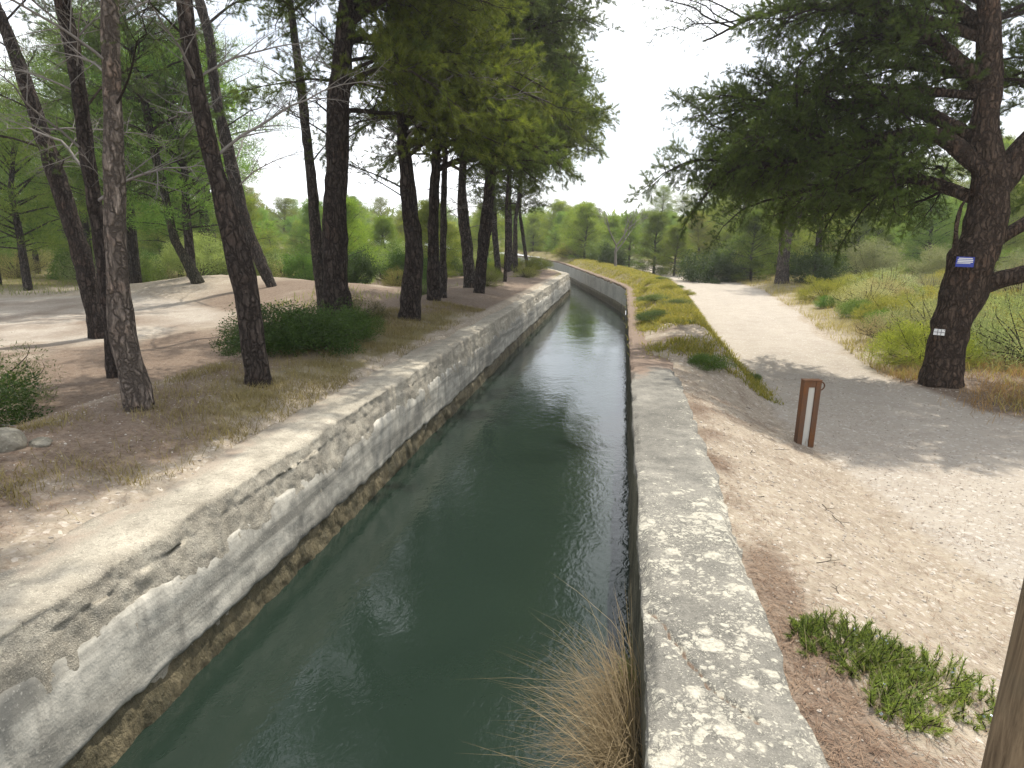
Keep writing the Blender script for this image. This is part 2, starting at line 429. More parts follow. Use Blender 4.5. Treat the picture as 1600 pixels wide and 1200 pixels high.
# leaves: thin, partly lit from behind; tinted by the object's own colour
def leaf(name, c1, c2, trans=0.4, scale=1.5, rough=0.65):
    b = NB(name)
    geo = b.n('NewGeometry')
    v = b.math('ADD', b.math('MULTIPLY', b.noise(b.coord('Object'), scale, 3), 0.6), b.math('MULTIPLY', geo.outputs['Random Per Island'], 0.4))
    c = b.mix(b.ramp(v, [(0.30, 0.0), (0.70, 1.0)]), c1, c2)
    c = b.mix(1.0, c, b.objcol(), 'MULTIPLY')
    hsv = b.n('HueSaturation', None, Color=c, Value=b.math('ADD', b.math('MULTIPLY', b.objrand(), 0.35), 0.82))
    p = b.pbr(hsv.outputs[0], rough, None, 0.25)
    tr = b.n('BsdfTranslucent'); tc = b.mix(1.0, hsv.outputs[0], (1.30, 1.28, 0.86), 'MULTIPLY'); b.set(tr, 'Color', tc)
    mx = b.n('MixShader'); b.set(mx, '#0', trans); b.set(mx, '#1', p); b.set(mx, '#2', tr.outputs[0])
    return b.out(mx.outputs[0])
MAT['needle'] = leaf('pine_needles', (0.046, 0.078, 0.020), (0.120, 0.150, 0.040), 0.50)
MAT['leaf'] = leaf('shrub_leaves', (0.045, 0.075, 0.022), (0.105, 0.145, 0.045), 0.40, 3.0, 0.5)
MAT['pale_leaf'] = leaf('scrub_leaves', (0.14, 0.155, 0.075), (0.25, 0.25, 0.13), 0.45, 3.0)
MAT['straw'] = leaf('dry_grass', (0.20, 0.155, 0.085), (0.36, 0.30, 0.185), 0.30, 4.0, 0.8)
MAT['green_grass'] = leaf('green_grass', (0.12, 0.145, 0.035), (0.26, 0.26, 0.075), 0.48, 3.0, 0.7)
MAT['fallen_needle'] = leaf('fallen_needles', (0.13, 0.080, 0.052), (0.26, 0.180, 0.120), 0.10, 6.0, 0.85)
b = NB('stone'); co = b.coord('Object'); geo = b.n('NewGeometry')
c = b.mix(geo.outputs['Random Per Island'], (0.24, 0.20, 0.16), (0.50, 0.45, 0.385))
c = b.mix(b.ramp(b.noise(co, 8.0, 4), [(0.4, 0.0), (0.7, 0.4)]), c, (0.20, 0.18, 0.14))
MAT['stone'] = b.out(b.pbr(c, 0.9, b.bump(b.noise(co, 20, 4), 0.5, 0.02), 0.2))

b = NB('boulder_stone'); co = b.coord('Object')
c = b.mix(b.ramp(b.noise(co, 9.0, 6, 0.7), [(0.35, 0.0), (0.65, 1.0)]), (0.13, 0.12, 0.09), (0.30, 0.275, 0.22))
c = b.mix(b.ramp(b.voro(co, 26.0), [(0.10, 0.7), (0.22, 0.0)]), c, (0.36, 0.34, 0.27))
MAT['boulder'] = b.out(b.pbr(c, 0.92, b.bump(b.noise(co, 24, 6, 0.7), 0.9, 0.03), 0.15))
# ------------------------------------------------------------------ ground, path, clearing
def axis(parts):
    out = [parts[0][0]]
    for a, e, s, g in parts:
        x = a; st = s
        while x < e - 1e-6:
            x = min(x + st, e); out.append(x); st *= g
    return np.array(out)
gx_r = axis([(-1.2, 5.0, 0.07, 1.0), (5.0, 10.0, 0.15, 1.0), (10.0, 520.0, 0.25, 1.12)])
gx_l = axis([(1.2, 6.2, 0.07, 1.0), (6.2, 15.0, 0.14, 1.0), (15.0, 520.0, 0.25, 1.12)])
GX = np.concatenate([-gx_l[::-1], gx_r[1:]])
gy_f = axis([(1.4, 8.0, 0.055, 1.0), (8.0, 14.0, 0.10, 1.0), (14.0, 30.0, 0.17, 1.0), (30.0, 80.0, 0.36, 1.0), (80.0, 520.0, 0.5, 1.10)])
GY = np.concatenate([np.array([-60., -30., -18., -12., -8., -5., -3., -1.6, -0.6, 0.2, 0.8]), gy_f])
XX, YY = np.meshgrid(GX, GY)
ZZ = H(XX, YY)
nx, ny = len(GX), len(GY)
idx = np.arange(nx * ny).reshape(ny, nx)
quads = np.stack([idx[:-1, :-1], idx[:-1, 1:], idx[1:, 1:], idx[1:, :-1]], -1).reshape(-1, 4)
gv = np.stack([XX, YY, ZZ], -1).reshape(-1, 3)
xf, yf = gv[:, 0], gv[:, 1]
# what covers the ground where: R needle litter, G gravel, B dry turf
def cover_weights(x, y):
    d = x_left(y) - x; e = x - x_right(y)
    left = x < -1.2
    n = fbm(x * 0.8, y * 0.8, 4, 51); n2 = fbm(x * 2.5, y * 2.5, 3, 52)
    pm, ph = path_mid(y), path_half(y)
    pd = np.abs(x - pm + 0.35 * n) - ph
    path = (~left) * sstep(0.35, -0.25, pd)
    clear = left * sstep(1.15, 0.75, np.hypot((x + 17.0) / 8.0, (y - 14.0) / 4.6) + 0.10 * n)
    trail = left * sstep(1.1, 0.5, np.abs(x + 12.5 + 0.1 * (y - 30) + 0.6 * n) / 1.3) * sstep(20, 26, y)
    gravel = np.maximum(np.maximum(path, clear), trail)
    lit_l = left * sstep(0.9, 1.7, d) * sstep(11.5, 7.5, d) * (0.80 + 0.5 * n + 0.25 * n2) * (1 - gravel)
    lit_l = lit_l + left * sstep(12.5, 15, y) * sstep(0.25, 0.6, d) * sstep(3.5, 2.2, d) * 0.7
    lit_l = lit_l + left * (0.60 + 0.5 * n + 0.4 * n2) * sstep(0.42, 0.8, d) * sstep(6.5, 4.5, y) * 0.9
    lit_r = (~left) * sstep(0.45, 0.58, e) * sstep(0.92 + 0.15 * n2, 0.66, e) * sstep(9.2, 8.0, y) * (0.50 + 0.7 * n2)
    lit_r = lit_r + (~left) * sstep(1.5, 0.3, np.abs(e - 1.55 + 0.02 * y) * 1.6) * sstep(5.2, 6.6, y) * sstep(9.6, 8.8, y) * (0.12 + 0.6 * n2)
    lit_r = lit_r + sstep(2.4, 0.9, np.hypot(x - 5.2, (y - 10.2) * 1.2) + 0.4 * n2) * 0.9
    lit_r = lit_r + (~left) * sstep(9.0, 10.5, y) * sstep(16, 12, y) * sstep(0.05, 0.2, e) * sstep(1.2, 0.7, e) * (0.40 + 0.5 * n2)
    lit_r = lit_r + sstep(3.2, 2.3, y) * (~left) * sstep(0.5, 0.9, e) * (0.22 + 0.5 * n2)
    litter = np.clip(lit_l + lit_r, 0, 1)
    turf = left * sstep(0.5, 0.8, d) * sstep(2.3, 1.4, d) * sstep(3.6, 5.0, y) * (0.55 + 0.6 * n2)
    turf = np.maximum(turf, (~left) * sstep(pm + ph, pm + ph + 0.9, x) * (0.6 + 0.4 * n2))
    turf = np.maximum(turf, (~left) * sstep(11.5, 13.5, y) * sstep(0.0, 0.2, e) * sstep(ph * 0 + 0.1, -0.3, x - (pm - ph)) * 0.9)
    turf = np.maximum(turf, left * sstep(25, 33, np.hypot(x + 3, y)) * 0.8 * (1 - gravel))
    turf = np.maximum(turf, (~left) * sstep(45, 52, y) * (1 - path))
    return np.clip(np.stack([np.maximum(litter * (1 - 0.85 * path), 0.42 * clear * (1 + n)), gravel, turf * (1 - gravel)], -1), 0, 1), path, clear
CW, PW, CLW = cover_weights(xf, yf)
dl = x_left(yf) - xf; er = xf - x_right(yf)
ok_v = (dl > 0.03) | (er > 0.035)
fq = quads[ok_v[quads].all(1)]
same_side = ((xf[fq] < -1.2 - 0.2 * np.maximum(yf[fq] - 24, 0)).all(1)) | (er[fq] > 0.0).all(1)
fq = fq[same_side]
pf = PW[fq].mean(1) > 0.5; cf_ = (CLW[fq].mean(1) > 0.5) & ~pf
for nm, sel, lab in (('ground', ~(pf | cf_), None), ('path', pf, None), ('gravel_clearing', cf_, None)):
    q = fq[sel]; u, inv = np.unique(q, return_inverse=True)
    me = mk_mesh(nm, gv[u], None, inv.reshape(-1, 4), True)
    ca = me.color_attributes.new('cover', 'FLOAT_COLOR', 'POINT')
    ca.data.foreach_set('color', np.concatenate([CW[u], np.ones((len(u), 1))], 1).astype(np.float32).ravel())
    o = link(nm, me, MAT['ground']); o['kind'] = 'structure'

# ------------------------------------------------------------------ the water
WATER_Z = -0.95
sy = axis([(-1.5, 60.0, 0.5, 1.0), (60.0, 78.0, 1.0, 1.0)])
V = []
for y in sy:
    a, c_ = float(x_left(y)) - 0.06, float(x_right(y)) + 0.06
    for k in range(7): V.append((a + (c_ - a) * k / 6, y, WATER_Z))
i = np.arange(len(sy) - 1)[:, None] * 7 + np.arange(6)[None, :]
wq = np.stack([i, i + 1, i + 8, i + 7], -1).reshape(-1, 4)
o = link('water', mk_mesh('water', V, None, wq, True), MAT['water']); o['kind'] = 'structure'

# ------------------------------------------------------------------ canal walls
def point_attr(me, name, vals):
    a = me.attributes.new(name, 'FLOAT', 'POINT'); a.data.foreach_set('value', np.asarray(vals, np.float32))
def loft(name, ys, prof, disp, xedge, sgn, close=False):
    """cross-section prof (away from the water, z) swept along the wall; disp(Y, D, Z) -> new D, Z"""
    prof = np.asarray(prof, float); n = len(prof)
    Y = np.repeat(ys[:, None], n, 1); D = np.repeat(prof[None, :, 0], len(ys), 0); Z = np.repeat(prof[None, :, 1], len(ys), 0)
    D2, Z2 = disp(Y, D, Z)
    X = xedge(Y) + sgn * D2
    V = np.stack([X, Y, Z2], -1).reshape(-1, 3)
    i = np.arange(len(ys) - 1)[:, None] * n + np.arange(n - 1)[None, :]
    Q = np.stack([i, i + 1, i + n + 1, i + n], -1).reshape(-1, 4)
    if sgn > 0: Q = Q[:, ::-1]
    return mk_mesh(name, V, None, Q, True), V, Y.ravel(), D.ravel(), Z.ravel()
def seg(p0, p1, step):
    m = max(1, int(round(math.dist(p0, p1) / step)))
    return [tuple(np.array(p0) + (np.array(p1) - np.array(p0)) * k / m) for k in range(m)]
def section(pts, steps):
    out = []
    for a, c_, s in zip(pts[:-1], pts[1:], steps): out += seg(a, c_, s)
    return out + [pts[-1]]
wy = axis([(-1.5, 1.2, 0.3, 1.0), (1.2, 6.5, 0.022, 1.0), (6.5, 12.0, 0.045, 1.0), (12.0, 34.0, 0.11, 1.0), (34.0, 78.0, 0.3, 1.0)])
# left wall: rough old concrete above, a mortar band standing proud below, slimy growth at the waterline
lw = empty('canal_wall', (-2.85, 12.0, -1.3), 'weathered pale concrete canal wall on the side of the pine row', 'wall')
lo = -np.array(lw.location)
def up_disp(Y, D, Z):
    face = sstep(0.06, 0.0, D) * sstep(0.02, -0.03, Z)
    rough = fbm(Y * 3.1, Z * 5.0, 5, 61) * 0.020 + fbm(Y * 13, Z * 17, 4, 62) * 0.016
    pits = np.maximum(fbm(Y * 1.3, Z * 4.0 + 3, 4, 63) - 0.12, 0) * 0.035
    D2 = D + face * (rough + pits) - sstep(0.06, 0.0, D) * np.clip(-Z / 0.36, 0, 1.0) * 0.055
    chip = np.maximum(fbm(Y * 2.2, 7.7, 5, 64) - 0.02, 0) * 0.07
    edge = sstep(0.10, 0.0, D)
    Z2 = Z - np.where(Z > -0.12, edge * (chip + 0.012), 0) + np.where(Z > -0.02, fbm(Y * 2.2, D * 7, 4, 65) * 0.014 + fbm(Y * 14, D * 14, 3, 66) * 0.006, 0)
    crack = np.abs(Z + 0.135 + 0.03 * fbm(Y * 1.7, 1.0, 4, 67)) < 0.011
    on = (fbm(Y * 0.6, 4.4, 3, 68) > -0.12) & (Y < 9)
    D2 = D2 + face * np.where(crack & on, 0.006, 0)
    joint = np.abs(((Y + 0.6) % 6.2) - 3.1) < 0.03
    D2 = D2 + face * np.where(joint & (Y > 9), 0.015, 0)
    return D2, Z2
prof = section([(0.5, -0.9), (0.5, 0.0), (0.0, 0.0), (0.0, -0.36), (0.012, -0.80), (0.012, -1.7)], [0.3, 0.045, 0.022, 0.11, 0.45])
me, V, Yf, Df, Zf = loft('wall_body', wy, prof, up_disp, x_left, -1)
me.vertices.foreach_set('co', (V + lo).astype(np.float32).ravel())
point_attr(me, 'lichen', 0.55 * sstep(9, 4, Yf) + 0.1)
point_attr(me, 'dirt', np.where(Zf > -0.02, 0.42 * sstep(0.10, 0.38, Df), 0.0) + 0.12 * fbm(Yf * 1.5, Df * 4, 3, 70))
link('wall_body', me, MAT['wall_left'], lw)
def band_disp(Y, D, Z):
    top = -0.27 + 0.035 * fbm(Y * 0.8, 2.0, 4, 71) + 0.040 * fbm(Y * 5.5, 2.0, 5, 72) - 0.06 * np.maximum(fbm(Y * 0.35, 9.0, 2, 73), 0)
    bot = -0.74 + 0.035 * fbm(Y * 1.1, 6.0, 4, 74) + 0.03 * fbm(Y * 6, 6.0, 3, 75)
    t = (Z + 0.27) / (-0.74 + 0.27)
    Z2 = top + (bot - top) * t
    D2 = D + fbm(Y * 2.2, Z * 4, 4, 76) * 0.012 + fbm(Y * 16, Z * 16, 3, 77) * 0.004
    return D2, Z2
prof = section([(0.0, -0.262), (-0.040, -0.270), (-0.062, -0.36), (-0.078, -0.71), (-0.070, -0.735), (0.0, -0.745)], [0.025, 0.03, 0.022, 0.015, 0.03])
me, V, Yf, Df, Zf = loft('mortar_band', wy, prof, band_disp, x_left, -1)
me.vertices.foreach_set('co', (V + lo).astype(np.float32).ravel())
link('mortar_band', me, MAT['mortar'], lw)
def alg_disp(Y, D, Z):
    D2 = D - np.maximum(fbm(Y * 2.4, Z * 3.5, 5, 81), -0.3) * 0.040 - fbm(Y * 14, Z * 10, 4, 82) * 0.020
    D2 = np.where(D > -0.03, D, D2)
    t = sstep(-0.95, -0.71, Z)
    Z2 = Z + t * (0.03 * fbm(Y * 2.0, 1.0, 4, 83) + 0.025 * fbm(Y * 9, 1.0, 3, 84))
    return D2, Z2
prof = section([(0.0, -0.715), (-0.050, -0.725), (-0.066, -0.81), (-0.090, -1.0), (-0.10, -1.35)], [0.02, 0.022, 0.022, 0.1])
me, V, Yf, Df, Zf = loft('waterline_growth', wy, prof, alg_disp, x_left, -1)
me.vertices.foreach_set('co', (V + lo).astype(np.float32).ravel())
link('waterline_growth', me, MAT['algae'], lw)

# right wall: broad lichen-spotted top with a crack, dark wet face
rw = empty('canal_wall', (0.35, 12.0, -1.3), 'broad topped canal wall spotted with pale lichen beside the stony slope', 'wall')
lo = -np.array(rw.location)
CRACK = np.array([(0.02, 2.80), (0.085, 2.69), (0.10, 2.60), (0.14, 2.53), (0.155, 2.46), (0.195, 2.36), (0.23, 2.27), (0.285, 2.20), (0.33, 2.15), (0.375, 2.11)])
def seg_dist(px, py, P):
    best = np.full(np.shape(px), 9.0)
    for a, c_ in zip(P[:-1], P[1:]):
        ab = c_ - a; t = np.clip(((px - a[0]) * ab[0] + (py - a[1]) * ab[1]) / (ab @ ab), 0, 1)
        best = np.minimum(best, np.hypot(px - a[0] - t * ab[0], py - a[1] - t * ab[1]))
    return best
def right_disp(Y, D, Z):
    topv = Z > -0.02
    Z2 = Z + np.where(topv, fbm(Y * 1.5, D * 4, 4, 91) * 0.012 + fbm(Y * 18, D * 18, 4, 92) * 0.0055, 0)
    ein = sstep(0.05, 0.0, D); eout = sstep(0.48, 0.54, D)
    Z2 = Z2 - np.where(Z > -0.10, ein * (0.012 + np.maximum(fbm(Y * 5, 1.0, 4, 93), 0) * 0.09), 0)
    Z2 = Z2 - np.where(Z > -0.10, eout * (0.012 + np.maximum(fbm(Y * 4, 2.0, 4, 94), 0) * 0.10), 0)
    # a paler strip of newer mortar along the back, a little lower
    cd = seg_dist(D + 0.012 * fbm(Y * 25, D * 25, 2, 95), Y, CRACK)
    Z2 = Z2 - np.where(topv, 0.030 * sstep(0.010, 0.003, cd), 0)
    face = sstep(0.04, 0.0, D) * sstep(0.0, -0.05, Z)
    D2 = D - face * (fbm(Y * 3, Z * 3, 5, 96) * 0.018 + fbm(Y * 15, Z * 9, 3, 97) * 0.008)
    D2 = D2 + np.where(topv | (Z > -0.08), (ein - 0) * fbm(Y * 3.3, 4.0, 4, 98) * 0.018 + eout * fbm(Y * 3.0, 5.0, 4, 99) * 0.045, 0)
    return D2, Z2
prof = section([(0.0, -0.07), (0.0, 0.0), (0.54, 0.0), (0.54, -0.12), (0.56, -0.8)], [0.02, 0.0125, 0.03, 0.3])
me, V, Yf, Df, Zf = loft('wall_top', wy, prof, right_disp, x_right, 1)
me.vertices.foreach_set('co', (V + lo).astype(np.float32).ravel())
point_attr(me, 'lichen', np.interp(Yf, [0, 3.0, 4.1, 4.7, 6, 9, 20], [1.0, 1.0, 0.95, 0.40, 0.30, 0.25, 0.2]) + 0.35 * sstep(0.40, 0.50, Df + 0.04 * fbm(Yf * 2, 3.0, 3, 101)) * sstep(3.5, 4.5, Yf))
point_attr(me, 'dirt', np.clip(0.85 * sstep(7.6, 9.4, Yf + 0.5 * fbm(Yf, Df * 4, 3, 102)) + 0.22 * sstep(0.30, 0.1, Df) * sstep(6.5, 8, Yf) + 1.1 * sstep(0.009, 0.003, seg_dist(Df + 0.012 * fbm(Yf * 25, Df * 25, 2, 95), Yf, CRACK)), 0, 1.2))
link('wall_top', me, MAT['wall_right'], rw)
prof = section([(0.012, -0.055), (0.0, -0.065), (0.006, -0.86), (-0.01, -0.93), (-0.02, -1.6)], [0.02, 0.06, 0.03, 0.4])
me, V, Yf, Df, Zf = loft('water_face', axis([(-1.5, 12, 0.06, 1.0), (12.0, 22.0, 0.2, 1.0)]), prof, right_disp, x_right, 1)
me.vertices.foreach_set('co', (V + lo).astype(np.float32).ravel())
link('water_face', me, MAT['wall_inner'], rw)
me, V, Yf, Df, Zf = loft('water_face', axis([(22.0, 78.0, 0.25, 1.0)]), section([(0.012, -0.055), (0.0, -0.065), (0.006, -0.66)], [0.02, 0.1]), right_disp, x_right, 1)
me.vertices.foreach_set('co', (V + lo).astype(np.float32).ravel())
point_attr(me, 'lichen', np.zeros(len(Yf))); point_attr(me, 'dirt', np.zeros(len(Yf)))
link('water_face', me, MAT['wall_bend_lit'], rw)['label'] = 'lightened concrete face of the wall round the bend'
me, V, Yf, Df, Zf = loft('waterline_growth', axis([(22.0, 78.0, 0.25, 1.0)]), section([(0.02, -0.65), (-0.012, -0.66), (-0.02, -1.5)], [0.02, 0.15]), right_disp, x_right, 1)
me.vertices.foreach_set('co', (V + lo).astype(np.float32).ravel())
link('waterline_growth', me, MAT['algae'], rw)
# ------------------------------------------------------------------ pine limbs: a small library shared by every pine
def needles_on(rg, A, D, ln, wd, per, spread=0.75, along=0.13):
    """A tip points, D unit directions: `per` needles round the last `along` metres of each"""
    n = len(A)
    Ai = np.repeat(A, per, 0); Di = np.repeat(D, per, 0); m = len(Ai)
    t = rg.random(m)[:, None]
    base = Ai - Di * along * t
    r = unit(rg.normal(size=(m, 3))); r = unit(r - Di * (r * Di).sum(1, keepdims=True))
    dr = unit(Di * (1.0 - 0.35 * t) + r * spread * (0.6 + 0.6 * rg.random((m, 1))) + np.array([0, 0, 0.10]))
    L = ln * (0.7 + 0.5 * rg.random((m, 1)))
    side = unit(np.cross(dr, rg.normal(size=(m, 3)))) * wd * 0.5
    V = np.stack([base - side, base + side, base + dr * L], 1).reshape(-1, 3)
    T = np.arange(m * 3).reshape(-1, 3)
    return V, T
def grow_limb(seed, L=3.0, subs=20, twig_gap=0.11, per=46, nl=0.085, nw=0.0055, droop=0.25, rise=0.25, fol0=0.22, k=5, drop_leaf=0.0, fine=True, spread_sub=1.0, thick=1.0):
    rg = np.random.default_rng(seed)
    W = Geo(); tips = []; dirs = []
    n = 11; t = np.linspace(0, 1, n)
    wob = np.cumsum(rg.normal(size=(n, 2)) * 0.028 * L, 0) * t[:, None]
    P = np.stack([t * L * 0.96, wob[:, 0], rise * L * t - droop * L * t ** 2.2 + wob[:, 1] * 0.7], -1)
    R = thick * 0.014 * L * (1 - t) ** 0.85 + 0.004
    W.add(*tube(P, R, k + 1))
    side = 1
    for si in range(subs):
        ts = fol0 * 0.7 + (1 - fol0 * 0.7) * (si + rg.random() * 0.8) / subs
        ts = min(ts, 0.985)
        i = ts * (n - 1); a = int(i); f = i - a
        p0 = P[a] * (1 - f) + P[min(a + 1, n - 1)] * f
        tang = unit(P[min(a + 1, n - 1)] - P[a]) if a < n - 1 else unit(P[-1] - P[-2])
        side = -side
        ang = rg.uniform(0.55, 1.05) * side * spread_sub
        up = rg.normal() * 0.55 + 0.08
        d = unit(tang * math.cos(ang) + np.array([-tang[1], tang[0], 0]) * math.sin(ang) + np.array([0, 0, up]))
        ls = L * (0.36 * (1.08 - ts) ** 0.7) * rg.uniform(0.6, 1.2) + 0.12
        m = 6; u = np.linspace(0, 1, m)
        bend = unit(rg.normal(size=3)) * 0.18 * ls
        Q = p0 + d * (u * ls)[:, None] + bend * (u ** 2)[:, None] + np.array([0, 0, 1]) * ((0.10 - 0.26 * droop * 2) * ls * u ** 2)[:, None]
        W.add(*tube(Q, np.interp(u, [0, 1], [0.0085 * ls + 0.003, 0.0022]), k - 1 if k > 3 else 3))
        ntw = max(2, int(ls / twig_gap)); s2 = 1
        for j in range(ntw + 1):
            uu = (0.25 + 0.75 * (j + rg.random() * 0.6) / ntw) if j < ntw else 1.0
            uu = min(uu, 1.0)
            q0 = np.array([np.interp(uu, u, Q[:, c]) for c in range(3)])
            td = unit(Q[min(int(uu * (m - 1)) + 1, m - 1)] - Q[max(int(uu * (m - 1)) - 1, 0)])
            s2 = -s2
            if j < ntw:
                r = unit(np.cross(td, [0, 0, 1])) * s2 * rg.uniform(0.4, 1.0) + np.array([0, 0, rg.normal() * 0.85 + 0.10])
                dd = unit(td * 0.75 + r)
                lt = rg.uniform(0.10, 0.26)
            else:
                dd = td; lt = 0.08
            e = q0 + dd * lt
            if fine:
                W.add(*tube(np.stack([q0, (q0 + e) / 2 + rg.normal(size=3) * 0.01, e]), np.array([0.0034, 0.0026, 0.0018]), 3, False))
            if rg.random() >= drop_leaf:
                tips.append(e); dirs.append(dd)
    if per and tips:
        V, T = needles_on(rg, np.array(tips), np.array(dirs), nl, nw, per)
    else:
        V, T = np.zeros((0, 3)), np.zeros((0, 3), int)
    return W.arrays(), (V, T)
LIMB = {}
def reg_limbs(kind, n, seed0, **kw):
    out = []
    for i in range(n):
        wa, na = grow_limb(seed0 + i, **kw)
        wm = mk_mesh('limb_wood', *wa, smooth=True)
        wm.materials.append(MAT['dead'] if kind == 'dead' else MAT['twig'])
        nm = None
        if len(na[0]):
            nm = mk_mesh('needles', na[0], na[1]); nm.materials.append(MAT['needle'])
        out.append((wm, nm))
    LIMB[kind] = out
reg_limbs('full', 7, 100, subs=24, twig_gap=0.085, per=76, nl=0.098, nw=0.0048, droop=0.30, rise=0.22)
reg_limbs('weep', 4, 200, subs=24, twig_gap=0.085, per=76, nl=0.10, nw=0.0048, droop=0.62, rise=0.30)
reg_limbs('sparse', 5, 300, thick=0.6, subs=15, twig_gap=0.12, per=40, nl=0.075, nw=0.0048, droop=0.12, rise=0.28, fol0=0.40, drop_leaf=0.25)
reg_limbs('dead', 4, 400, subs=16, twig_gap=0.09, per=0, thick=0.55, droop=0.30, rise=0.22, fol0=0.25)

def add_limb(tree, kind, pos, az, el, length, rg, tint=(1, 1, 1), roll=0.0, name=None):
    wm, nm = LIMB[kind][int(rg.integers(len(LIMB[kind])))]
    o = bpy.data.objects.new(name or ('dead_limb' if kind == 'dead' else 'limb'), wm)
    COL.objects.link(o); o.parent = tree
    M = Matrix.Rotation(az, 4, 'Z') @ Matrix.Rotation(-el, 4, 'Y') @ Matrix.Rotation(roll, 4, 'X')
    s = length / 3.0
    o.matrix_local = Matrix.Translation(Vector(pos)) @ M @ Matrix.Diagonal((s, s * rg.uniform(0.85, 1.15), s, 1))
    if nm is not None:
        f = bpy.data.objects.new('foliage', nm); COL.objects.link(f); f.parent = o
        f.color = (*tint, 1)
    return o

# ------------------------------------------------------------------ trunks
def trunk_mesh(pts, k=26, step=0.09, rough=0.14, flare=1.2, seed=0):
    S = spline(np.asarray(pts, float), step)
    P, R = S[:, :3], np.maximum(S[:, 3] * 0.90, 0.006)
    R = R * (1 + (flare - 1) * np.exp(-np.maximum(P[:, 2] - P[0, 2], 0) / 0.22))
    P = np.concatenate([P[:1] - np.array([[0, 0, 0.25]]), P]); R = np.concatenate([[R[0] * 1.1], R])
    V, T3, Q = tube(P, R, k)
    n = len(P); rg = np.random.default_rng(seed)
    # uneven bark: periodic noise round the stem, stretched along it
    def per(nt, hz):
        G = rg.random((int(n * step * hz) + 3, nt))
        a = np.arange(k) / k * nt; h = np.arange(n) * step * hz
        ia = a.astype(int); ih = h.astype(int); fa = a - ia; fh = (h - ih)[:, None]
        g = lambda di, dj: G[np.minimum(ih + di, len(G) - 1)][:, (ia + dj) % nt]
        return (g(0, 0) * (1 - fa) + g(0, 1) * fa) * (1 - fh) + (g(1, 0) * (1 - fa) + g(1, 1) * fa) * fh - 0.5
    disp = per(4, 1.5) * 0.6 + per(9, 4.0) * 0.7 + per(13, 7.0) * 0.6 + per(18, 5.0) * 0.5
    ring = V[:n * k].reshape(n, k, 3)
    ring = P[:, None] + (ring - P[:, None]) * (1 + rough * 2 * disp[..., None])
    V[:n * k] = ring.reshape(-1, 3)
    return mk_mesh('trunk', V, T3, Q, True), S
def at_height(S, z):
    i = int(np.argmin(np.abs(S[:, 2] - z))); return S[i, :3], S[i, 3]
def pine(base, pts, height, label, seed, tint=(1, 1, 1), bark_tint=(1, 1, 1), group='pines along the canal', k=26, step=0.09, name='pine_tree', flare=1.2):
    """base on the ground, pts = visible stem (dx, dy, z, radius), then carried on up to `height`"""
    rg = np.random.default_rng(seed)
    pts = [tuple(p) for p in pts]
    a, c_ = np.array(pts[-2]), np.array(pts[-1])
    d = unit(c_[:3] - a[:3]); d = unit(d + np.array([0, 0, 0.5]))
    z0 = c_[2]; cur = c_.copy()
    while cur[2] < height - 0.3:
        st = min(1.3, height - cur[2])
        nd = unit(d + np.array([*rg.normal(size=2) * 0.10, 0.15]))
        cur = np.array([*(cur[:3] + nd * st), max(0.02, c_[3] * (1 - (cur[2] + st - z0) / (height - z0 + 0.01)) ** 0.8)])
        pts.append(tuple(cur))
    t = empty(name, tuple(base), label, 'tree', group)
    me, S = trunk_mesh(pts, k, step, seed=seed, flare=flare)
    o = link('trunk', me, MAT['bark'], t); o.color = (*bark_tint, 1)
    return t, S, rg
def crown(t, S, rg, z0, z1, n, kinds, lmin, lmax, az_c=None, az_w=math.pi, el=(0.0, 0.5), tint=(1, 1, 1)):
    """n limbs between heights z0 and z1, spaced round the stem (or about the bearing az_c)"""
    for i in range(n):
        u = (i + rg.random()) / n
        z = z0 + (z1 - z0) * u
        p, r = at_height(S, z)
        az = (i * 2.39996 + rg.normal() * 0.3) if az_c is None else az_c + rg.uniform(-az_w, az_w)
        ln = (lmax + (lmin - lmax) * u) * rg.uniform(0.75, 1.15)
        kd = kinds[int(rg.integers(len(kinds)))]
        j = rg.uniform(0.85, 1.12)
        add_limb(t, kd, p, az, rg.uniform(*el), ln, rg, tuple(np.array(tint) * j), rg.normal() * 0.25)
